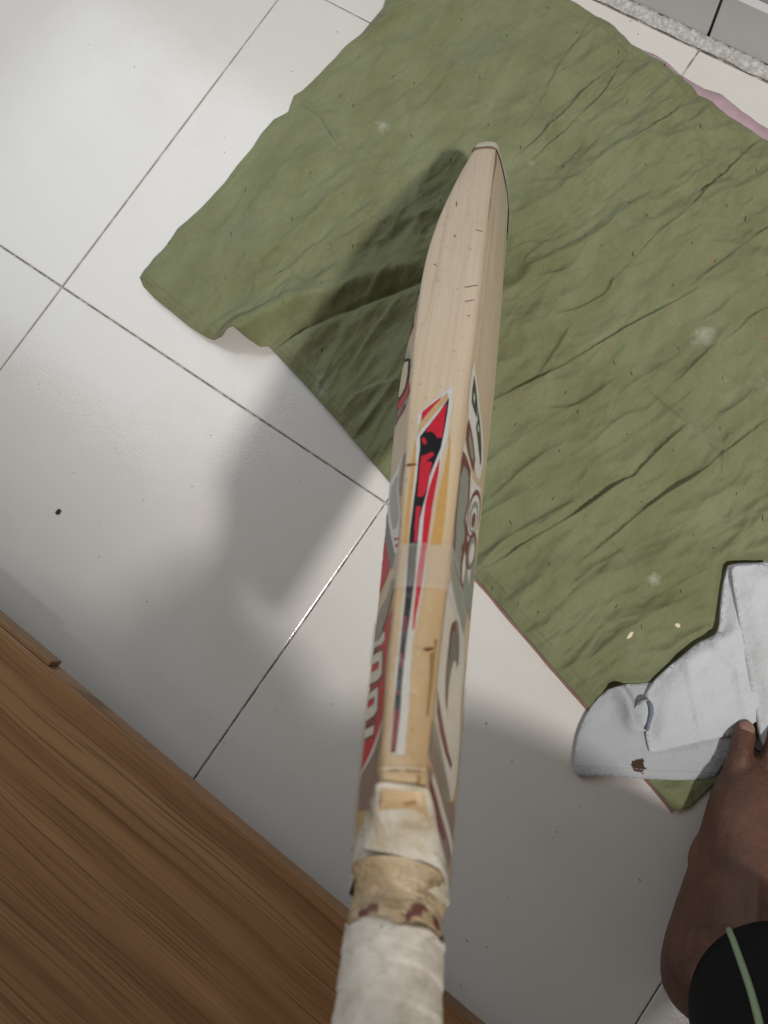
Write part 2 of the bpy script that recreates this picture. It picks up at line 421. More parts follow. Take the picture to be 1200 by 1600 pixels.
# wall with its skirting
wall = tag(link('wall', box_mesh('wall', -1.4, 2.2, .549, .62, -.03, .55), M['wall'], smooth=False), kind='structure')
sk = box_mesh('skirting_tile', .0015, .3985, .5405, .5487, .004, .0535, .0008, 2)
for i in range(-3, 5):
    o = link('skirting_tile', sk, None if sk.materials else M['skirt'], wall, smooth=False); o.location = (i * .4, 0, 0)
# rough mortar bead between floor and wall
nx = 1500
xs = np.linspace(-1.39, 2.19, nx); rows = []
for k, (y, z) in enumerate([(.5290, .0002), (.5305, .0018), (.532, .0026), (.534, .0032), (.537, .0040), (.5402, .0050), (.5403, .0)]):
    amp = (.0, .0012, .0014, .0014, .0014, .0012, 0)[k]
    yy = y + fbm(xs * 60, np.full(nx, k * .8), 3) * (.0011 if k < 5 else 0)
    rows.append(np.stack([xs, yy, z + amp * fbm(xs * 260, np.full(nx, k * 1.7), 3)], 1))
V = np.concatenate(rows)
F = [(k * nx + i, k * nx + i + 1, (k + 1) * nx + i + 1, (k + 1) * nx + i) for k in range(6) for i in range(nx - 1)]
link('mortar_joint', mesh('mortar_joint', V, F), M['cement'], wall)
# ------------------------------------------------------------------ low wooden table
BH = .10
bx0, bx1, by = -.35, .745, -.2655
table = tag(empty('low_wooden_table', (.2, by - .2, 0)), 'low brown wood-grain table top with a straight edge, lower left beside the bat handle', 'table')
def child(o, parent, sub=False):
    o.parent = parent; o.matrix_parent_inverse = parent.matrix_world.inverted() if parent.type != 'EMPTY' else Matrix.Translation(-parent.location)
    return o
ang = math.atan2(-.2716 + .2636, .6775 - .2736)
tt = box_mesh('table_top', -.62, .475, -.46, 0, -.018, 0, .0012, 2)
to = link('table_top', tt, M['board'], None, smooth=False); to.location = (.2736, -.2636, BH); to.rotation_euler[2] = ang
child(to, table)
lip = box_mesh('edge_strip', -.62, -.0005, .0002, .0046, -.017, -.0008, .0008, 2)
lo = link('edge_strip', lip, M['board_edge'], None, smooth=False); lo.location = (.2736, -.2636, BH); lo.rotation_euler[2] = ang; child(lo, table)
for lx_, ly_ in ((-.55, -.07), (.40, -.07), (-.55, -.41), (.40, -.41)):
    lm = box_mesh('leg', lx_ - .02, lx_ + .02, ly_ - .02, ly_ + .02, -BH + .0002, -.0185, .002, 2)
    l_ = link('leg', lm, M['board_edge'], None, smooth=False); l_.location = (.2736, -.2636, BH); l_.rotation_euler[2] = ang; child(l_, table)
# ------------------------------------------------------------------ green quilted cloth
CL = {"L":[[0.0687,0.0502],[0.0673,0.0573],[0.0685,0.0741],[0.0698,0.0909],[0.0699,0.1103],[0.0733,0.1277],[0.0778,0.1546],[0.0799,0.1762],[0.0794,0.1988],[0.0812,0.2219],[0.0805,0.2396],[0.0822,0.2596],[0.0898,0.2739],[0.0843,0.2915],[0.089,0.3008],[0.0924,0.321],[0.0959,0.3422],[0.1006,0.364],[0.1055,0.381],[0.1066,0.4001],[0.1073,0.4174],[0.1031,0.4303],[0.108,0.46],[0.118,0.512]],"B":[[0.0687,0.0502],[0.0774,0.0444],[0.0946,0.0406],[0.117,0.0387],[0.1438,0.0358],[0.16,0.0358],[0.1749,0.0374],[0.1854,0.0425],[0.1896,0.0497],[0.1962,0.0546],[0.2096,0.0545],[0.218,0.056],[0.2242,0.0614],[0.2473,0.0562],[0.2749,0.0497],[0.3119,0.0401],[0.3488,0.0296],[0.391,0.0178],[0.4366,0.0057],[0.5061,-0.0114],[0.5509,-0.0243],[0.5981,-0.0375],[0.6416,-0.0487],[0.6881,-0.0627],[0.7317,-0.0756],[0.7401,-0.078]],"T":[[0.118,0.512],[0.18,0.516],[0.2581,0.5136],[0.2772,0.5124],[0.3011,0.509],[0.3205,0.5066],[0.3434,0.4983],[0.3535,0.4991],[0.3694,0.496],[0.3934,0.4904],[0.4215,0.4835],[0.4477,0.479],[0.4697,0.4755],[0.4873,0.4734],[0.5047,0.4713],[0.6,0.468],[0.7,0.455],[0.8,0.44]],"R":[[0.7401,-0.078],[0.7481,-0.0691],[0.754,-0.0434],[0.772,0.06],[0.785,0.2],[0.79,0.33],[0.8,0.44]]}
CREASES = [[[[0.2969,0.5043],[0.2987,0.4729],[0.2973,0.4433],[0.3023,0.4221],[0.3056,0.3867],[0.3031,0.3537]],0.002,0.009,0.0016],[[[0.3519,0.4982],[0.347,0.4788],[0.3518,0.442],[0.3501,0.4222],[0.3413,0.3836],[0.3315,0.3467],[0.3235,0.3227]],0.0032,0.01,0.0013],[[[0.3476,0.4712],[0.335,0.4349],[0.3311,0.3996],[0.323,0.3676],[0.3143,0.3367]],0.003,0.008,0.0013],[[[0.4297,0.4866],[0.4169,0.4485],[0.4034,0.4038],[0.3978,0.3829],[0.3946,0.3581],[0.39,0.3402]],0.003,0.012,0.0013],[[[0.4951,0.4733],[0.4915,0.4418],[0.4826,0.406],[0.4802,0.3717],[0.4676,0.3434],[0.4633,0.3135],[0.4576,0.2732]],0.004200000000000001,0.014,0.0012],[[[0.5517,0.4069],[0.5382,0.3755],[0.5308,0.3513],[0.524,0.3334],[0.5186,0.3135]],0.004,0.013,0.0012],[[[0.5277,0.3176],[0.5163,0.2969],[0.5069,0.2759],[0.4945,0.2545],[0.4841,0.2329],[0.4725,0.2091],[0.4607,0.1822],[0.4447,0.1555],[0.4282,0.1242],[0.4232,0.113]],0.0046,0.014,0.0012],[[[0.5906,0.3397],[0.5759,0.3157],[0.5748,0.2973],[0.565,0.2735],[0.5581,0.248],[0.5558,0.2276]],0.0038,0.012,0.0012],[[[0.4541,0.3907],[0.4527,0.3644],[0.4493,0.3362],[0.4451,0.3039]],0.0022,0.01,0.002],[[[0.5729,0.1444],[0.564,0.131],[0.5563,0.1116],[0.5485,0.0893],[0.5389,0.0686],[0.5262,0.0417],[0.5159,0.015],[0.5062,-0.0045],[0.5024,-0.0159]],0.0052,0.013,0.0011],[[[0.6399,0.2543],[0.6284,0.2189],[0.6195,0.1934],[0.6141,0.1715],[0.6016,0.1449],[0.594,0.1256],[0.5875,0.1045],[0.5835,0.0876],[0.5748,0.0629],[0.5696,0.0399]],0.004200000000000001,0.012,0.0014],[[[0.5333,0.2119],[0.5587,0.2071],[0.5854,0.2027],[0.6043,0.1992],[0.6195,0.1934],[0.628,0.1833]],0.002,0.005,0.0012],[[[0.6146,0.2141],[0.6164,0.2029],[0.6195,0.1934],[0.63,0.1799]],0.003,0.005,0.0012],[[[0.6659,0.1113],[0.6532,0.0902],[0.6433,0.0683],[0.6353,0.0504]],0.0026,0.014,0.0025],[[[0.5824,0.2035],[0.5763,0.1782],[0.5713,0.1543],[0.5687,0.1348]],0.0036,0.014,0.002],[[[0.5497,0.0874],[0.5794,0.0788],[0.6185,0.0666],[0.6398,0.06]],0.001,0.003,0.001],[[[0.5384,0.0929],[0.5238,0.0646],[0.5101,0.0349],[0.4984,0.0031]],0.0024,0.008,0.0018],[[[0.4848,0.2319],[0.4808,0.2013]],0.002,0.006,0.0014],[[[0.449,0.2291],[0.4512,0.1971],[0.4505,0.1729]],0.0024,0.007,0.0018],[[[0.4533,0.2919],[0.4618,0.2707],[0.4495,0.2485],[0.4321,0.2267]],0.003,0.008,0.0015],[[[0.3955,0.2471],[0.4093,0.2622],[0.434,0.2772]],0.0022,0.007,0.0025],[[[0.3288,0.3157],[0.3552,0.3343],[0.3865,0.348]],0.0022,0.007,0.0025],[[[0.0897,0.2887],[0.1263,0.2839],[0.1413,0.2753],[0.1653,0.2639]],0.0026,0.007,0.0014],[[[0.1249,0.2236],[0.1792,0.2224],[0.2312,0.2168],[0.2767,0.2176]],0.001,0.003,0.001],[[[0.3201,0.0431],[0.3234,0.0739],[0.3502,0.1035]],0.0026,0.009,0.0014],[[[0.3047,0.1652],[0.2998,0.117],[0.3039,0.0837]],0.003,0.009,0.0013],[[[0.3962,0.3196],[0.3898,0.2969],[0.3825,0.2736],[0.3738,0.2459]],0.0016,0.009,0.0022],[[[0.4898,0.3863],[0.4876,0.3628],[0.4794,0.349]],0.0014,0.007,0.002],[[[0.5535,0.3226],[0.5504,0.3064],[0.5435,0.2914]],0.0014,0.007,0.002],[[[0.5443,0.2528],[0.5335,0.2283],[0.5243,0.2118],[0.5181,0.1902]],0.0018,0.009,0.0022],[[[0.5117,0.2109],[0.5025,0.1838],[0.49,0.1616],[0.4693,0.1469]],0.0022,0.009,0.002],[[[0.5059,0.1367],[0.4918,0.1121],[0.4828,0.0796],[0.4768,0.0478]],0.002,0.008,0.0018],[[[0.6631,0.1782],[0.6657,0.1534],[0.664,0.1258],[0.6588,0.1091]],0.0022,0.013,0.003],[[[0.6591,0.2057],[0.6518,0.1976],[0.6479,0.1816],[0.6514,0.1571],[0.6584,0.1352]],0.0016,0.01,0.003],[[[0.6112,0.267],[0.6096,0.2383],[0.5961,0.2193]],0.0016,0.009,0.0022],[[[0.1943,0.4049],[0.1937,0.3718],[0.1851,0.3506],[0.1805,0.3236]],0.0016,0.009,0.0022],[[[0.2101,0.4382],[0.2087,0.4005],[0.2089,0.3721],[0.2067,0.3304]],0.0016,0.01,0.0022],[[[0.2385,0.4866],[0.2402,0.4383],[0.2418,0.3906]],0.0016,0.01,0.0025],[[[0.1367,0.398],[0.1404,0.3585],[0.14,0.3253]],0.0015,0.01,0.0025],[[[0.1606,0.2961],[0.1607,0.2516],[0.1566,0.2131]],0.0015,0.01,0.0025],[[[0.1236,0.2586],[0.1244,0.2022],[0.124,0.1698],[0.1237,0.1376]],0.0015,0.009,0.002],[[[0.221,0.2985],[0.2188,0.2575],[0.2112,0.2135],[0.2056,0.1671]],0.0013,0.009,0.002],[[[0.1926,0.2342],[0.1863,0.183],[0.1823,0.1452],[0.1797,0.1163]],0.0012,0.009,0.002],[[[0.108,0.1805],[0.1091,0.157],[0.1116,0.1264]],0.0014,0.006,0.0018],[[[0.0839,0.1138],[0.0909,0.094],[0.0949,0.0725]],0.0012,0.006,0.002],[[[0.3214,0.4035],[0.3294,0.3689],[0.321,0.3484]],0.0016,0.008,0.002],[[[0.3618,0.407],[0.361,0.3639],[0.3548,0.3294]],0.0014,0.008,0.0022],[[[0.546,0.1975],[0.5291,0.1727],[0.523,0.1408],[0.5107,0.1188]],0.0017,0.009,0.0022],[[[0.5415,0.1528],[0.5331,0.13],[0.5324,0.1054]],0.0014,0.008,0.0022],[[[0.5658,0.0327],[0.5613,0.0096],[0.5569,-0.0135]],0.0015,0.009,0.0025],[[[0.5986,0.1018],[0.5926,0.0709],[0.5881,0.0479]],0.0014,0.009,0.0025],[[[0.3152,0.1087],[0.3143,0.0785],[0.3098,0.0534]],0.0016,0.007,0.0018]]
RIDGE = [[0.1989,0.0562],[0.2056,0.078],[0.2248,0.1083],[0.2438,0.1353],[0.2762,0.1751],[0.3088,0.214]]
RIDGE2 = [[0.171,0.0373],[0.1782,0.0595],[0.199,0.087],[0.2316,0.1341],[0.2494,0.1564],[0.2879,0.2013]]
VALLEY = [[0.2255,0.0584],[0.2419,0.0922],[0.2593,0.119],[0.2852,0.1516],[0.3131,0.1915]]
SMUDGES = [[0.2871,0.059,0.01],[0.5531,0.2774,0.01],[0.185,0.3059,0.007],[0.6291,0.0725,0.006],[0.3318,0.343,0.004],[0.6186,0.2648,0.006]]
LINTOP = [[0.2757,0.5148],[0.319,0.509],[0.3419,0.5007],[0.3554,0.5017],[0.3664,0.503],[0.3815,0.5011],[0.3985,0.4956],[0.4256,0.4936],[0.4423,0.496],[0.4679,0.4897],[0.4862,0.4864],[0.4965,0.4854]]
GA = {"low":[[0.6614,-0.1019],[0.6531,-0.0888],[0.6453,-0.0699],[0.6426,-0.0492],[0.6444,-0.0346],[0.6472,-0.0245],[0.6528,-0.0179],[0.6648,-0.0082],[0.681,0.0045],[0.7053,0.0129],[0.7309,0.0186],[0.7467,0.0113],[0.7501,-0.0022],[0.7505,-0.0117],[0.7519,-0.0217],[0.7528,-0.0386],[0.7335,-0.0532],[0.7131,-0.0674],[0.6874,-0.0831],[0.6748,-0.0916]],"lowridge":[[0.6463,-0.0231],[0.6533,-0.0207],[0.6619,-0.0229],[0.6694,-0.0301],[0.6756,-0.0382],[0.6821,-0.0448]],"up":[[0.7008,-0.0514],[0.6951,-0.0458],[0.6885,-0.0389],[0.686,-0.031],[0.6837,-0.0215],[0.6778,-0.0158],[0.6732,-0.016],[0.6726,-0.0053],[0.6729,0.0018],[0.6766,0.0168],[0.6809,0.0329],[0.685,0.0464],[0.6912,0.0564],[0.6932,0.0646],[0.6852,0.0811],[0.6781,0.0971],[0.6722,0.1128],[0.673,0.1165],[0.6824,0.1242],[0.701,0.1367],[0.7386,0.0862],[0.7686,0.0341],[0.7538,0.0224],[0.7481,0.0007],[0.7327,-0.0133],[0.7167,-0.0321]],"upridges":[[[0.6815,0.0184],[0.69,0.043],[0.7003,0.0596],[0.7025,0.0704]],[[0.6901,0.0525],[0.701,0.0632],[0.7007,0.0754]],[[0.6878,0.0446],[0.7011,0.0563],[0.7034,0.066]]],"cuff":[[0.6802,-0.0434],[0.6747,-0.0363],[0.6705,-0.0287],[0.6713,-0.0213],[0.6749,-0.0156],[0.6789,-0.0153],[0.6843,-0.0214],[0.6865,-0.0297],[0.6892,-0.037]],"cuffin":[[0.6743,-0.0177],[0.6778,-0.0158],[0.6837,-0.0215],[0.6858,-0.0298],[0.6883,-0.0367],[0.6859,-0.0384],[0.6829,-0.0307],[0.6804,-0.0238]],"right":[[0.673,0.1133],[0.6792,0.1057],[0.6865,0.0963],[0.6985,0.0816],[0.7107,0.0667],[0.7217,0.0536],[0.7321,0.0415],[0.742,0.0312],[0.751,0.0214],[0.7598,0.0111],[0.7681,0.0023],[0.7886,0.02],[0.7713,0.0788],[0.7263,0.1389],[0.6968,0.132],[0.6808,0.1205]],"stain":[0.6986,-0.0639],"spots":[[0.7016,0.0245],[0.7185,0.0241],[0.7045,-0.0043],[0.6925,0.0292],[0.7279,0.0111],[0.7123,-0.0182]],"hemline":[[0.6574,-0.0937],[0.6729,-0.0838],[0.6942,-0.0701],[0.7219,-0.0531],[0.751,-0.0326]]}
M['green'] = mat_green(SMUDGES)
M['lining'] = mat_plain('pink_lining', (.50, .36, .41), .85, .18, 60, .3, 200, .2)
M['red_lining'] = mat_plain('faded_red_lining', (.30, .17, .155), .85, .3, 60, .3, 200, .2)
nu, nv = 680, 500
def coons(CLd, nu, nv, inset=0.0):
    b_ = resample(CLd['B'], nu); t_ = resample(CLd['T'], nu); l_ = resample(CLd['L'], nv); r_ = resample(CLd['R'], nv)
    u = np.linspace(0, 1, nu)[:, None, None]; v = np.linspace(0, 1, nv)[None, :, None]
    Pq = (1 - v) * b_[:, None] + v * t_[:, None] + (1 - u) * l_[None] + u * r_[None]
    Pq -= (1 - u) * (1 - v) * b_[0] + u * (1 - v) * b_[-1] + (1 - u) * v * t_[0] + u * v * t_[-1]
    return Pq
Q = coons(CL, nu, nv); X = Q[..., 0]; Y = Q[..., 1]
U = np.linspace(0, 1, nu)[:, None] * np.ones((1, nv)); Vv = np.ones((nu, 1)) * np.linspace(0, 1, nv)[None]
edge_d = np.minimum(np.minimum(U, 1 - U) * .70, np.minimum(Vv, 1 - Vv) * .48)
# long soft wrinkles running across the cloth, bent by a slow warp
wx = X + .020 * fbm(X * 6, Y * 6, 2); wy = Y + .020 * fbm(X * 6 + 5, Y * 6 + 3, 2)
c_, s_ = math.cos(-.34), math.sin(-.34)
ra = wx * c_ + wy * s_; rb = -wx * s_ + wy * c_
def ridged(a, b, pw=1.6, o=3): return np.maximum(0, 1 - np.abs(fbm(a, b, o)) * 2.0) ** pw
def worley(a, b):
    # crumpled facets: distance to the nearest of jittered lattice points, creased where cells meet
    ai = np.floor(a).astype(int); bi = np.floor(b).astype(int); best = np.full(a.shape, 9.)
    for di in (-1, 0, 1):
        for dj in (-1, 0, 1):
            px_ = ai + di + _tab[(ai + di) % 256, (bi + dj) % 256]; py_ = bi + dj + _tab[(bi + dj + 91) % 256, (ai + di + 37) % 256]
            best = np.minimum(best, np.hypot(a - px_, b - py_))
    return best
amp_ = .45 + .75 * np.clip(.5 + fbm(X * 4.5 + 8, Y * 4.5, 2), 0, 1)
wr = ridged(ra * 19, rb * 5.0); wr2 = ridged(ra * 40 + 9, rb * 7.5 + 4); wr3 = ridged((ra + rb * .35) * 26 + 2, (rb - ra * .35) * 9 + 7, 1.8)
Z = .0058 + amp_ * (.0040 * wr + .0014 * wr2 + .0012 * wr3) + amp_ * (.0105 * worley(ra * 29, rb * 13) + .0044 * worley(ra * 60 + 5, rb * 28 + 3) + .0016 * worley(ra * 120 + 1, rb * 66 + 8)) - .0040 + .0018 * (fbm(X * 12, Y * 12, 3))
# quilting: shallow seams along X every 45 mm
cellm = .45 + .55 * np.clip(fbm(X * 5 + 2, Y * 5, 2) + .5, 0, 1)
wob = Y + .004 * fbm(X * 9, Y * 3, 2) + .10 * (X - .1) * .25
sq = np.abs(((wob / .045) % 1) - .5) * .045
Z -= .0005 * cellm * np.exp(-((.0225 - sq) / .0022) ** 2)
for pts, A, s1, s2 in CREASES:
    P = smooth_line(pts, 1)
    lo_, hi_ = P.min(0) - 4 * s1, P.max(0) + 4 * s1
    m = (X > lo_[0]) & (X < hi_[0]) & (Y > lo_[1]) & (Y < hi_[1])
    if not m.any(): continue
    d, sd, ar = poly_dist(X[m], Y[m], P)
    d = d + .0006 * fbm(X[m] * 220, Y[m] * 220, 2) * np.clip(d / .002, 0, 1)
    h = np.where(sd > 0, np.exp(-(d / s1) ** 1.2) - .35 * np.exp(-(d / (s1 * 2.2)) ** 2), np.exp(-d / max(s2, .0017)) - .30 * np.exp(-(d / (s2 * 4)) ** 2))
    tp = np.clip(np.minimum(ar, 1 - ar) * 5, 0, 1) ** .6
    tp = tp * np.where((ar <= 0) | (ar >= 1), np.exp(-d / .004), 1)
    vary = .75 + .45 * vnoise(X[m] * 30, Y[m] * 30)
    Z[m] += 2.1 * A * h * tp * vary
# the big ruck near the lower left corner
d, sd, ar = poly_dist(X, Y, smooth_line(RIDGE, 2))
en = np.exp(-np.maximum(0, (ar - .86) / .12) ** 2)
Z += .026 * (1 - .40 * ar) * np.where(sd > 0, np.exp(-(d / .013) ** 2), np.exp(-(d / .019) ** 2)) * en
d, sd, ar = poly_dist(X, Y, smooth_line(RIDGE2, 2))
Z -= .0042 * np.exp(-(d / .008) ** 2) * (1 - .3 * ar)
d, sd, ar = poly_dist(X, Y, smooth_line(VALLEY, 2))
Z += np.where(sd > 0, .0125 * (1 - np.exp(-d / .004)) * np.exp(-d / .05), 0) * np.clip(ar * 6, 0, 1)
Z -= .003 * np.exp(-(d / .0035) ** 2)
Z = np.maximum(Z, .0021)
def inside(xx, yy, poly):
    r = np.zeros(xx.shape, bool)
    for i in range(len(poly)):
        a, b = poly[i], poly[(i + 1) % len(poly)]
        if a[1] == b[1]: continue
        c = ((a[1] > yy) != (b[1] > yy)); r ^= c & (xx < (b[0] - a[0]) * (yy - a[1]) / (b[1] - a[1]) + a[0])
    return r
# pressed flat under the garment and the foot
press = np.exp(-(np.hypot(X - .366, Y - .246) / .020) ** 4)
for poly in (GA['low'], GA['up'], GA['right'], [(.742, .03), (.742, -.05), (.76, -.10), (.90, -.10), (.90, .08), (.78, .08)]):
    dq, _, _ = poly_dist(X, Y, list(poly) + [poly[0]]); ins = inside(X, Y, poly)
    press = np.maximum(press, np.where(ins, 1, np.exp(-(dq / .006) ** 2)))
Z = Z * (1 - press) + np.minimum(Z, .0032) * press
lift = np.clip(1 - np.minimum(edge_d, .012) / .012, 0, 1)
rd, _, _ = poly_dist(X, Y, smooth_line(RIDGE, 1))
lift *= np.clip((rd - .018) / .02, .12, 1)
Z = Z * (1 - .55 * lift) + .0020 * .55 * lift
hem_ = 1 / (1 + np.exp((edge_d - .0085) / .0006)); Z += .0009 * hem_ * (.7 + .5 * vnoise(X * 70, Y * 70)) - .0005 * np.exp(-((edge_d - .0105) / .0012) ** 2)
V = np.stack([X, Y, Z], -1).reshape(-1, 3)
F = grid_faces(nu, nv)
F = [(a, d_, c, b) if False else (a, b, c, d_) for a, b, c, d_ in F]
# hem: turn the border down for thickness
border = [i * nv for i in range(nu)] + [(nu - 1) * nv + j for j in range(1, nv)] + [i * nv + nv - 1 for i in range(nu - 2, -1, -1)] + [j for j in range(nv - 2, 0, -1)]
base = len(V); low = V[border].copy(); low[:, 2] -= .0012
V = np.r_[V, low]; nb = len(border)
F += [(border[k], base + k, base + (k + 1) % nb, border[(k + 1) % nb]) for k in range(nb)]
cloth = tag(empty('green_cloth', (.4, .25, 0)), 'wrinkled olive green quilted cloth spread flat on the white tiles under the bat', 'cloth')
fab = link('fabric', mesh('fabric', V, F), M['green'], None); child(fab, cloth)
# pink backing that shows along two borders
lt = [CL['T'][0]] + LINTOP + [[.60, .487], [.70, .472], [.803, .452]]
CL2 = dict(B=[[x, y - .0026] for x, y in CL['B'] if x > .40], T=lt, L=None, R=None)
CL2['B'][0] = [.40, CL2['B'][0][1] + .004]
bl = resample([p for p in CL['T']], 300)
up = resample(lt, 300)
Vb = np.r_[np.c_[bl[:, 0], bl[:, 1] - .012, np.full(300, .0010)], np.c_[up, np.full(300, .0010)] + np.c_[np.zeros((300, 2)), .0004 * (1 + fbm(up[:, 0] * 90, up[:, 1] * 90, 2))], np.c_[up, np.full(300, .0002)]]
Fb = [(i, i + 1, 300 + i + 1, 300 + i) for i in range(299)] + [(300 + i, 301 + i, 601 + i, 600 + i) for i in range(299)]
child(link('backing', mesh('backing', Vb, Fb), M['lining'], None), cloth)
bb = resample(CL2['B'], 200); wv_ = .0012 + .0012 * np.clip(fbm(bb[:, 0] * 40, bb[:, 1] * 5, 2), -1, 1)
Vb = np.r_[np.c_[bb[:, 0], bb[:, 1] + .012, np.full(200, .0010)], np.c_[bb[:, 0], bb[:, 1] + .0010 - wv_ * .6, np.full(200, .0012)], np.c_[bb[:, 0], bb[:, 1] + .0010 - wv_ * .6, np.full(200, .0002)]]
Fb = [(200 + i, 201 + i, i + 1, i) for i in range(199)] + [(400 + i, 401 + i, 201 + i, 200 + i) for i in range(199)]
child(link('backing', mesh('backing_red', Vb, Fb), M['red_lining'], None), cloth)
# quilting stitches, tiny dark ticks standing just proud of the fabric
def cloth_z(x, y, _c={}):
    i = np.argmin((X[::2, ::2] - x) ** 2 + (Y[::2, ::2] - y) ** 2); a, b = np.unravel_index(i, X[::2, ::2].shape)
    return Z[a * 2, b * 2]
Vs, Fs = [], []
for r in range(-3, 13):
    off = random.random() * .02
    x = .05 + off
    while x < .80:
        x += .017 + random.random() * .012
        y = .045 * r - .025 * (x - .1) + random.gauss(0, .004)
        if y < -.09 or random.random() < .60: continue
        dmin = np.min((X[::4, ::4] - x) ** 2 + (Y[::4, ::4] - y) ** 2)
        if dmin > .003 ** 2: continue
        z = cloth_z(x, y) + .0003
        a = math.radians(random.gauss(118, 22)); ln = random.uniform(.0011, .0024); w = .00034
        dx, dy = math.cos(a), math.sin(a); k = len(Vs)
        for sx, sy, h in ((-1, -1, -.0003), (1, -1, -.0003), (1, 1, -.0003), (-1, 1, -.0003), (-1, 0, .0002), (1, 0, .0002)):
            Vs.append((x + dx * ln * sx - dy * w * sy, y + dy * ln * sx + dx * w * sy, z + h))
        Fs += [(k, k + 1, k + 5, k + 4), (k + 2, k + 3, k + 4, k + 5), (k + 1, k + 2, k + 5), (k + 3, k, k + 4)]
st = link('stitching', mesh('stitching', Vs, Fs), M['thread'], None, smooth=False); tag(st, kind='stuff'); child(st, cloth)
# ------------------------------------------------------------------ folded pale garment
garment = tag(empty('folded_garment', (GA['low'][0][0], GA['low'][0][1], 0)), 'pale grey-white cotton garment folded on the green cloth beside the bare foot', 'clothing')
M['garment_low_shade'] = mat_garment((GA['stain'][0], GA['stain'][1], .0075, .0062), None, .80)  # same cotton, darkened: the lower layer's shade is put into its colour
M['garment'] = mat_garment(None, [(x, y, .018, .0016) for x, y in GA['spots']])
M['garment_in'] = mat_plain('blue_grey_hem', (.16, .19, .25), .9, .35, 260, .5, 500)
M['hem_thread'] = mat_plain('hem_thread', (.40, .39, .38), .9, .2, 300)
def sheet(name, outline, zf, mat, step=.0032, thick=.0016, roll=.004, it=1, droop=.0030):
    P = smooth_loop(outline, it)
    v2, f = fill2d(P, step)
    x, y = v2[:, 0], v2[:, 1]
    dd = np.full(len(v2), 1e9); Pc = np.r_[P, P[:1]]
    dd, _, _ = poly_dist(x, y, Pc)
    z = zf(x, y) - droop * np.exp(-(dd / roll) ** 2)
    V = np.c_[x, y, z]
    # boundary loop edges
    from collections import Counter
    ec = Counter()
    for q in f:
        for i in range(len(q)): ec[tuple(sorted((q[i], q[(i + 1) % len(q)])))] += 1
    be = []
    for q in f:
        for i in range(len(q)):
            e = (q[i], q[(i + 1) % len(q)])
            if ec[tuple(sorted(e))] == 1: be.append(e)
    ids = sorted({i for e in be for i in e}); mp = {i: len(V) + k for k, i in enumerate(ids)}
    low = V[ids].copy(); low[:, 2] -= thick
    F = list(f) + [(b, a, mp[a], mp[b]) for a, b in be]
    o = link(name, mesh(name, np.r_[V, low], F), mat, None)
    child(o, garment)
    return o
def wr_(x, y, a=.0016, s=28):
    return a * fbm(x * s, y * s * .6, 3) + a * 1.1 * np.maximum(0, 1 - np.abs(fbm(x * s * .9 + y * s * .7 + 3, y * s * .5 - x * s * .4, 2)) * 2.4) ** 2
def zlow(x, y):
    z = .0062 + wr_(x, y, .0016, 34)
    d, sd, ar = poly_dist(x, y, smooth_line(GA['lowridge'], 2))
    z = z + .0105 * np.where(sd > 0, np.exp(-(d / .0035) ** 2), np.exp(-(d / .007) ** 2)) * np.clip((1 - ar) * 3 + .25, 0, 1)
    return z
def zup(x, y):
    z = .0135 + wr_(x, y, .0024, 26)
    for k, L_ in enumerate(GA['upridges']):
        d, sd, ar = poly_dist(x, y, smooth_line(L_, 2))
        z = z + (.0045, .0035, -.002)[k] * np.exp(-(d / (.005, .003, .0025)[k]) ** 2) * np.clip(np.minimum(ar, 1 - ar) * 5, 0, 1)
    d, sd, ar = poly_dist(x, y, GA['cuff'][3:])
    return z
def zright(x, y): return .0205 + wr_(x, y, .0026, 20)
lowo = sheet('lower_layer', GA['low'], zlow, M['garment_low_shade'], droop=.0014)
sheet('upper_layer', GA['up'], zup, M['garment'], roll=.008, droop=.0050, thick=.003)
sheet('top_fold', GA['right'], zright, M['garment'], roll=.008, droop=.0045, thick=.005)
cz = lambda x, y: .0168 - 0 * x
sheet('rolled_cuff', GA['cuff'], lambda x, y: .0152 + .0035 * np.exp(-(poly_dist(x, y, GA['cuffin'][:4])[0] / .006) ** 2), M['garment'], step=.0016, roll=.0035, thick=.006)
sheet('cuff_lining', GA['cuffin'], lambda x, y: .0208 + 0 * x, M['garment_in'], step=.0016, roll=.001, thick=.002)
# hem stitch line on the lower layer
def stitch_line(pts, zf, name, mat, r=.00035, dash=.0022, gap=.0012, parent=None):
    P = resample(smooth_line(pts, 1), 400); sl = np.hypot(*(P[1:] - P[:-1]).T); cum = np.r_[0, np.cumsum(sl)]
    V, F = [], []; t = 0
    while t + dash < cum[-1]:
        a = np.array([np.interp(t, cum, P[:, k]) for k in (0, 1)]); b = np.array([np.interp(t + dash, cum, P[:, k]) for k in (0, 1)])
        d = (b - a) / np.hypot(*(b - a)); nn = np.array([-d[1], d[0]]) * r; k = len(V)
        za = zf(np.array([a[0], b[0]]), np.array([a[1], b[1]]))
        V += [(*(a - nn), za[0] - .0002), (*(b - nn), za[1] - .0002), (*(b + nn), za[1] - .0002), (*(a + nn), za[0] - .0002), (*a, za[0] + .0002), (*b, za[1] + .0002)]
        F += [(k, k + 1, k + 5, k + 4), (k + 2, k + 3, k + 4, k + 5), (k + 1, k + 2, k + 5), (k + 3, k, k + 4)]
        t += dash + gap
    o = link(name, mesh(name, V, F), mat, None, smooth=False); tag(o, kind='stuff'); child(o, parent)
    return o
hp = [(x, y) for x, y in GA['hemline']]
stitch_line(hp, zlow, 'hem_stitching', M['hem_thread'], parent=garment)
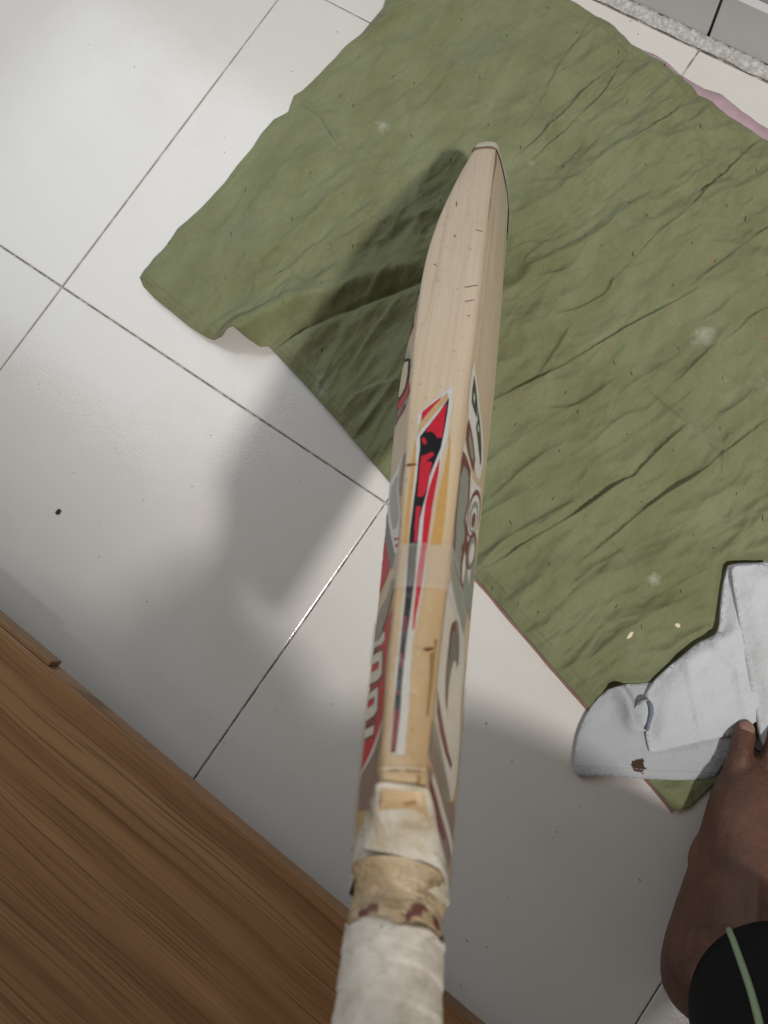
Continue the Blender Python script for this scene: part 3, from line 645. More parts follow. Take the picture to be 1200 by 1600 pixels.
# ------------------------------------------------------------------ person: bare left foot and a trouser leg
FO = Vector((.812, -.197, .0046)); fa = math.atan2(.08, .997)   # heel, heading
person = tag(empty('person', FO), 'bare left foot standing by the garment, ankle in black trousers with pale green piping', 'person')
person.rotation_euler[2] = fa
def loft(bm, rings, cap=True):
    R_ = [[bm.verts.new(p) for p in r] for r in rings]; n = len(R_[0])
    for a, b in zip(R_[:-1], R_[1:]):
        for j in range(n): bm.faces.new((a[j], a[(j + 1) % n], b[(j + 1) % n], b[j]))
    if cap:
        bm.faces.new(R_[0][::-1]); bm.faces.new(R_[-1])
def ring3(c, d, r, n=14, up=Vector((0, 0, 1)), sq=1.0):
    d = Vector(d).normalized(); s_ = d.cross(up)
    if s_.length < 1e-3: s_ = Vector((1, 0, 0))
    s_.normalize(); t_ = s_.cross(d)
    return [Vector(c) + s_ * (r * math.cos(2 * math.pi * k / n)) + t_ * (r * sq * math.sin(2 * math.pi * k / n)) for k in range(n)]
bm = bmesh.new()
sec = [(.003, -.010, .010, .040, .014), (.008, -.018, .018, .052, .006), (.016, -.0235, .0235, .062, .001), (.027, -.029, .028, .078, 0), (.042, -.0335, .032, .090, 0),
       (.066, -.0375, .034, .094, 0), (.088, -.040, .035, .086, 0), (.108, -.0425, .037, .076, 0), (.128, -.0455, .039, .066, 0), (.146, -.0485, .041, .057, 0), (.163, -.0503, .044, .048, 0),
       (.176, -.0485, .047, .040, 0), (.186, -.043, .049, .034, .001), (.194, -.034, .049, .028, .003)]
rings = []
for y, xl, xm, zt, zb in sec:
    r = []; xc = (xl + xm) / 2; hw_ = (xm - xl) / 2; zc = zb + (zt - zb) * .30
    for k in range(28):
        t = 2 * math.pi * k / 28; cx, sz = math.cos(t), math.sin(t)
        x = xc + hw_ * math.copysign(abs(cx) ** .82, cx)
        if sz >= 0:
            z = zc + (zt - zc) * abs(sz) ** .95
            x += .010 * sz * sz * (1 if zt > .05 else .5)     # instep crest sits towards the inside
        else: z = zc - (zc - zb) * abs(sz) ** .55
        r.append((x, y, z))
    rings.append(r)
loft(bm, rings)
toes = [  # base, knuckle, tip, radii
    ((-.0390, .168, .015), (-.0440, .192, .0165), (-.0462, .2060, .0092), (.0105, .0088, .0086)),
    ((-.020, .182, .016), (-.0235, .211, .0175), (-.0255, .2255, .0090), (.0105, .0086, .0080)),
    ((-.004, .186, .016), (-.0065, .220, .0170), (-.0080, .2370, .0088), (.0115, .0090, .0078)),
    ((.014, .188, .016), (.0125, .228, .0172), (.0115, .2470, .0088), (.0120, .0092, .0080)),
    ((.037, .186, .016), (.0365, .226, .0150), (.0350, .2500, .0105), (.0150, .0125, .0112))]
for b_, k_, t_, rr in toes:
    b_, k_, t_ = Vector(b_), Vector(k_), Vector(t_)
    pts = []
    for i in range(11):
        s_ = i / 10
        p = b_ * (1 - s_) ** 2 + k_ * 2 * s_ * (1 - s_) * 1.0 + t_ * s_ ** 2
        p = p * .6 + (b_.lerp(k_, s_ * 2) if s_ < .5 else k_.lerp(t_, s_ * 2 - 1)) * .4
        r = (rr[0] + (rr[1] - rr[0]) * s_ * 2) if s_ < .5 else (rr[1] + (rr[2] - rr[1]) * (s_ * 2 - 1))
        if .70 < s_ < .95: r *= 1.05
        pts.append((p, r))
    rg = []
    for i, (p, r) in enumerate(pts):
        d = (pts[min(i + 1, 10)][0] - pts[max(i - 1, 0)][0]); rg.append(ring3(p, d, r, 14))
    d = (pts[10][0] - pts[9][0]).normalized()
    for q in (.45, .78, .97): rg.append(ring3(pts[10][0] + d * rr[2] * q, d, rr[2] * math.sqrt(1 - q * q) + 1e-4, 14))
    loft(bm, rg)
# shin, ankle bones, Achilles tendon
sh = [((0, .060, .035), .033), ((0, .056, .07), .0325), ((.0, .052, .095), .0315), ((0, .047, .12), .031), ((0, .040, .16), .033), ((0, .030, .22), .040), ((0, .016, .30), .048)]
loft(bm, [ring3(p, (0, -.1, 1), r, 20, Vector((1, 0, 0))) for p, r in sh])
def ballm(c, r, sc=(1, 1, 1)):
    mtx = Matrix.Translation(c) @ Matrix.Diagonal((*sc, 1))
    bmesh.ops.create_icosphere(bm, subdivisions=3, radius=r, matrix=mtx)
ballm((-.0275, .058, .072), .012, (.75, 1.2, 1.2)); ballm((.031, .063, .08), .0135, (.75, 1, 1.1))
ballm((-.0385, .112, .018), .010, (.7, 1.8, 1))
# tendons over the instep and a vein
for tx, t0 in ((-.026, -.006), (-.010, 0), (.006, .004), (.026, .010)):
    pp = [Vector((t0 + (tx - t0) * s_, .085 + .10 * s_, float(np.interp(.085 + .10 * s_, [a[0] for a in sec], [a[3] for a in sec])) - .0030 - .010 * abs(tx) / .03 * s_)) for s_ in np.linspace(0, 1, 8)]
    loft(bm, [ring3(p, (tx - t0, .1, -.05), .0032, 8) for p in pp])
bmesh.ops.recalc_face_normals(bm, faces=bm.faces[:])
fm = bpy.data.meshes.new('bare_foot'); bm.to_mesh(fm); bm.free()
body = link('bare_foot', fm, M['skin'], person)
rm = body.modifiers.new('remesh', 'REMESH'); rm.mode = 'VOXEL'; rm.voxel_size = .0016; rm.use_smooth_shade = True
sm = body.modifiers.new('smooth', 'SMOOTH'); sm.factor = .5; sm.iterations = 6
for b_, k_, t_, rr in toes:
    b_, k_, t_ = Vector(b_), Vector(k_), Vector(t_)
    d = (t_ - k_).normalized(); s_ = d.cross(Vector((0, 0, 1))).normalized(); n_ = s_.cross(d).normalized()
    Vn, Fn = [], []; w = rr[2] * .72; ln = rr[2] * .95
    for i in range(7):
        for j in range(7):
            a = (i / 6 - .5) * 2; q = (j / 6 - .5) * 2
            wsc = w * (1 - .25 * max(0, q) ** 4)
            p = t_ + d * (q * ln * .62 + rr[2] * .30 - (.12 * ln * a * a * max(0, q))) + s_ * (a * wsc) + n_ * (rr[2] * 1.0 * math.sqrt(max(0, 1 - (a * .72) ** 2)) - rr[2] * .16 * max(0, q) ** 2 + .0003 - .0012 * (abs(a) ** 6 + max(0, -q) ** 6))
            Vn.append(p)
    link('toenail', mesh('toenail', Vn, grid_faces(7, 7)), M['nail'], person)
# trouser leg, in world coordinates then made a child
hemc = Vector((.826, -.142, .112)); nr = 72
axis = smooth_line([(0, 0), (1, 1)], 1)
legpts = [(.826, -.142, .112, .057), (.832, -.165, .20, .068), (.842, -.205, .30, .090), (.850, -.228, .40, .098), (.852, -.240, .470, .094), (.862, -.285, .500, .096), (.890, -.390, .445, .118), (.910, -.510, .375, .130), (.91, -.63, .310, .135)]
LP_ = np.array(legpts); tt_ = np.linspace(0, 1, len(LP_)); nz_ = 110
ts = np.linspace(0, 1, nz_)
def cr_spline(t):
    k = min(int(t * (len(LP_) - 1)), len(LP_) - 2); f = t * (len(LP_) - 1) - k
    p0, p1, p2, p3 = LP_[max(k - 1, 0)], LP_[k], LP_[k + 1], LP_[min(k + 2, len(LP_) - 1)]
    return .5 * ((2 * p1) + (p2 - p0) * f + (2 * p0 - 5 * p1 + 4 * p2 - p3) * f * f + (3 * p1 - p0 - 3 * p2 + p3) * f ** 3)
cents = [cr_spline(t) for t in ts]
V = []; side_ = Vector((1, 0, 0))
for i, c in enumerate(cents):
    d = Vector((cents[min(i + 1, nz_ - 1)] - cents[max(i - 1, 0)])[:3]).normalized()
    if i == 0: d = Vector((0, -.05, 1)).normalized()
    s1_ = (side_ - d * side_.dot(d)).normalized(); s2_ = d.cross(s1_)
    for k in range(nr):
        th = 2 * math.pi * k / nr; t = ts[i]
        r = c[3] * (1 + .025 * math.sin(3 * th + 9 * t) * min(1, t * 12) + .025 * float(vnoise(math.cos(th) * 2.5 + t * 9, math.sin(th) * 2.5 + t * 16)) * min(1, t * 12))
        p = Vector(c[:3]) + s1_ * (r * math.cos(th)) + s2_ * (r * math.sin(th))
        V.append(tuple(p))
F = grid_faces(nz_, nr, True); nV = len(V)
for dz, sc_ in ((.001, .955), (.035, .95)):
    V += [(hemc.x + (v[0] - hemc.x) * sc_, hemc.y + (v[1] - hemc.y) * sc_, v[2] + dz) for v in V[:nr]]
F += [(k, nV + k, nV + (k + 1) % nr, (k + 1) % nr) for k in range(nr)] + [(nV + k, nV + nr + k, nV + nr + (k + 1) % nr, nV + (k + 1) % nr) for k in range(nr)]
F.append(tuple((nz_ - 1) * nr + k for k in range(nr)))
pinv = (Matrix.Translation(FO) @ Matrix.Rotation(fa, 4, 'Z')).inverted()
def to_person(V): return [pinv @ Vector(v) for v in V]
tr = link('trouser_leg', mesh('trouser_leg', to_person(V), F), M['trouser'], person)
# piping: a small cord lying on the outer seam
kp = 31
path = [Vector(V[i * nr + kp]) for i in range(nz_)]
bm = bmesh.new(); rg = []
for i, p in enumerate(path):
    o_ = (p - Vector(cents[i][:3])).normalized(); rg.append(ring3(p + o_ * .0004, (path[min(i + 1, nz_ - 1)] - path[max(i - 1, 0)]), .0022, 8))
loft(bm, [[pinv @ q for q in r] for r in rg])
bmesh.ops.recalc_face_normals(bm, faces=bm.faces[:])
pm = bpy.data.meshes.new('piping'); bm.to_mesh(pm); bm.free()
po = link('piping', pm, M['piping'], tr)
# the rest of the photographer, crouched over the floor behind the camera: the shirt that shades the near tiles
tors = [(.68, -.74, .40, .17, .13), (.68, -.70, .47, .172, .13), (.68, -.62, .57, .165, .12), (.67, -.52, .66, .170, .115), (.66, -.44, .74, .175, .108), (.655, -.39, .79, .170, .098), (.653, -.365, .825, .140, .080), (.652, -.352, .85, .075, .062)]
TR_ = np.array(tors); rgs = []
for t in np.linspace(0, 1, 60):
    x_, y_, z_, a_, b_ = [float(np.interp(t * (len(TR_) - 1), np.arange(len(TR_)), TR_[:, k])) for k in range(5)]
    r = []
    for k in range(48):
        th = 2 * math.pi * k / 48; w_ = 1 + .03 * float(vnoise(math.cos(th) * 3 + 4, math.sin(th) * 3 + t * 14))
        r.append(pinv @ Vector((x_ + a_ * w_ * math.copysign(abs(math.cos(th)) ** .85, math.cos(th)), y_ + b_ * w_ * math.sin(th), z_ - .25 * b_ * math.sin(th))))
    rgs.append(r)
bm = bmesh.new(); loft(bm, rgs)
arm = [(.775, -.345, .78, .070), (.795, -.325, .71, .062), (.805, -.300, .64, .056), (.800, -.280, .585, .052), (.780, -.262, .575, .050), (.735, -.236, .600, .046), (.715, -.228, .612, .043), (.695, -.220, .622, .040)]
AR_ = np.array(arm); rga = []
for t in np.linspace(0, 1, 40):
    c = [float(np.interp(t * (len(AR_) - 1), np.arange(len(AR_)), AR_[:, k])) for k in range(4)]
    c2 = [float(np.interp(min(1, t + .05) * (len(AR_) - 1), np.arange(len(AR_)), AR_[:, k])) for k in range(3)]
    c1 = [float(np.interp(max(0, t - .05) * (len(AR_) - 1), np.arange(len(AR_)), AR_[:, k])) for k in range(3)]
    rga.append([pinv @ q for q in ring3(c[:3], Vector(c2) - Vector(c1), c[3] * (1 + .03 * math.sin(t * 60)), 20, Vector((.3, 1, .1)).normalized())])
loft(bm, rga)
bmesh.ops.recalc_face_normals(bm, faces=bm.faces[:])
M['shirt'] = mat_plain('dark_shirt', (.05, .045, .045), .85, .15, 40, .3, 300, .2)
tm = bpy.data.meshes.new('shirt'); bm.to_mesh(tm); bm.free(); link('shirt', tm, M['shirt'], person)
# ------------------------------------------------------------------ cricket bat
BT = {"P0":[0.3243811026308205,0.2895892413177407,0.09077903512797802],"a":[0.4058390470004276,-0.7087538635789971,0.5770291403314298],"v":[-0.3540784130289122,0.46012501052320554,0.8141949718083173],"n":[-0.842569371242933,-0.5347456737112177,-0.06421774747236192]}
P0 = Vector(BT['P0']); A_ = Vector(BT['a']); W_ = Vector(BT['v']); N_ = Vector(BT['n'])
org = P0 - W_ * .054 + Vector((0, 0, .004))           # toe, middle of the face
bat = tag(empty('cricket_bat'), 'worn wooden cricket bat held edge-on, toe on the green cloth, red and black edge sticker', 'cricket bat')
bat.matrix_world = Matrix(((A_.x, W_.x, N_.x, org.x), (A_.y, W_.y, N_.y, org.y), (A_.z, W_.z, N_.z, org.z), (0, 0, 0, 1)))
PR = {"e_u":[0,0.02,0.05,0.088,0.13,0.176,0.22,0.3,0.36,0.404,0.452,0.5,0.532,0.5525,0.575,0.6],"e_t":[0.018,0.021,0.026,0.031,0.0355,0.038,0.038,0.034,0.0295,0.0262,0.0222,0.0195,0.017,0.0155,0.013,0.012],"s_u":[0,0.03,0.08,0.156,0.24,0.304,0.376,0.432,0.492,0.54,0.564,0.6],"s_t":[0.021,0.03,0.044,0.054,0.054,0.051,0.045,0.041,0.037,0.034,0.031,0.027]}
def smooth_interp(u, xs_, ys_):
    # average over a small window: no kinks in the profile
    return float(np.mean([np.interp(u + k, xs_, ys_) for k in (-.012, -.006, 0, .006, .012)]))
def ef(u): return smooth_interp(u, PR['e_u'], PR['e_t']) if u > .012 else float(np.interp(u, [-.013] + PR['e_u'], [.0155] + PR['e_t']))
def sf(u): return smooth_interp(u, PR['s_u'], PR['s_t']) if u > .012 else float(np.interp(u, [-.013] + PR['s_u'], [.0175] + PR['s_t']))
def hwf(u): return float(np.interp(u, [-.013, -.0105, -.007, -.002, .006, .02, .03, .035, .556, .560, .564, .568, .572, .577, .583, .6], [.0515, .0530, .0538, .0540, .0540, .054, .054, .054, .054, .0525, .0475, .037, .0265, .0195, .017, .0155]))
def convf(u): return float(np.interp(u, [0, .15, .25, .4, .5, .6], [.0092, .0092, .0082, .0040, .0015, .001]))
def shw(u):  # shoulder wash: how far the section has turned into the handle
    return float(np.clip((u - .558) / .022, 0, 1))
def face_pt(u, v, off=0.):
    h = hwf(u); return Vector((u, v, -convf(u) * max(0, 1 - (v / h) ** 2) * (h / .054) - off))
def edge_pt(u, w, off=0., side=1):
    e = ef(u); t = min(1, max(0, w / e)); return Vector((u, side * (hwf(u) + .0009 * math.sin(math.pi * t) + off), w))
def back_pt(u, v, off=0.):
    h = hwf(u); e, s = ef(u), sf(u); k = max(0, 1 - abs(v) / h); ke = k ** 1.2
    soft = min(1, k / .16) if k < .16 else 1
    rid = max(0, 1 - abs(v) / .010)
    return Vector((u, v, e + (s - e) * (ke - .02 * rid * rid) * (1 - .45 * shw(u)) + off))
def section(u, off=0.):
    h, e = hwf(u), ef(u); r = min(.0016, e * .2); L = []
    for k in range(13):
        v = (h - r) * (1 - 2 * k / 12); p = face_pt(u, v, off); L.append(p)
    L.append(Vector((u, -(h - r * .3) - off * .7, r * .3 - off * .7)))
    for k in range(7):
        L.append(edge_pt(u, r + (e - 2 * r) * k / 6, off, -1))
    L.append(Vector((u, -(h - r * .3) - off * .7, e - r * .3 + off * .7)))
    for k in range(21):
        v = -(h - r) + 2 * (h - r) * k / 20; L.append(back_pt(u, v, off))
    L.append(Vector((u, (h - r * .3) + off * .7, e - r * .3 + off * .7)))
    for k in range(7):
        L.append(edge_pt(u, e - r - (e - 2 * r) * k / 6, off, 1))
    L.append(Vector((u, (h - r * .3) + off * .7, r * .3 - off * .7)))
    return L
us = list(np.r_[np.linspace(-.013, .04, 16), np.linspace(.05, .55, 60), np.linspace(.555, .5625, 10)])
def shell(us_, off, cap0=False, cap1=False):
    rings = [section(u, off) for u in us_]; n = len(rings[0])
    V = [p for r in rings for p in r]; F = [tuple(reversed(f)) for f in grid_faces(len(rings), n, True)]
    if cap0: F.append(tuple(range(n)))
    if cap1: F.append(tuple(range((len(rings) - 1) * n, len(rings) * n))[::-1])
    return V, F
V, F = shell(us, 0, False, True)
# rounded toe end
n = len(section(-.013)); prev = 0
for q, (du, sc_) in enumerate(((-.0142, .985), (-.0152, .94), (-.0157, .80))):
    b0 = len(V); cw = .0082
    for p in section(-.013): V.append(Vector((du, p.y * sc_, cw + (p.z - cw) * sc_)))
    F += [(prev + k, b0 + k, b0 + (k + 1) % n, prev + (k + 1) % n) for k in range(n)][::1]; prev = b0
F.append(tuple(range(prev, prev + n)))
bmx = mesh('blade', V, F)
bmt = bmesh.new(); bmt.from_mesh(bmx); bmesh.ops.recalc_face_normals(bmt, faces=bmt.faces[:]); bmt.to_mesh(bmx); bmt.free()
def bpart(name, V, F, mat, parent=None, smooth=True, label=None):
    me = mesh(name, V, F)
    bmt = bmesh.new(); bmt.from_mesh(me); bmesh.ops.recalc_face_normals(bmt, faces=bmt.faces[:]); bmt.to_mesh(me); bmt.free()
    o = link(name, me, mat, parent or bat, smooth)
    if label: o['label'] = label
    return o
blade = link('blade', bmx, M['willow'], bat)
try: bmx.set_sharp_from_angle(angle=math.radians(50))
except Exception: pass
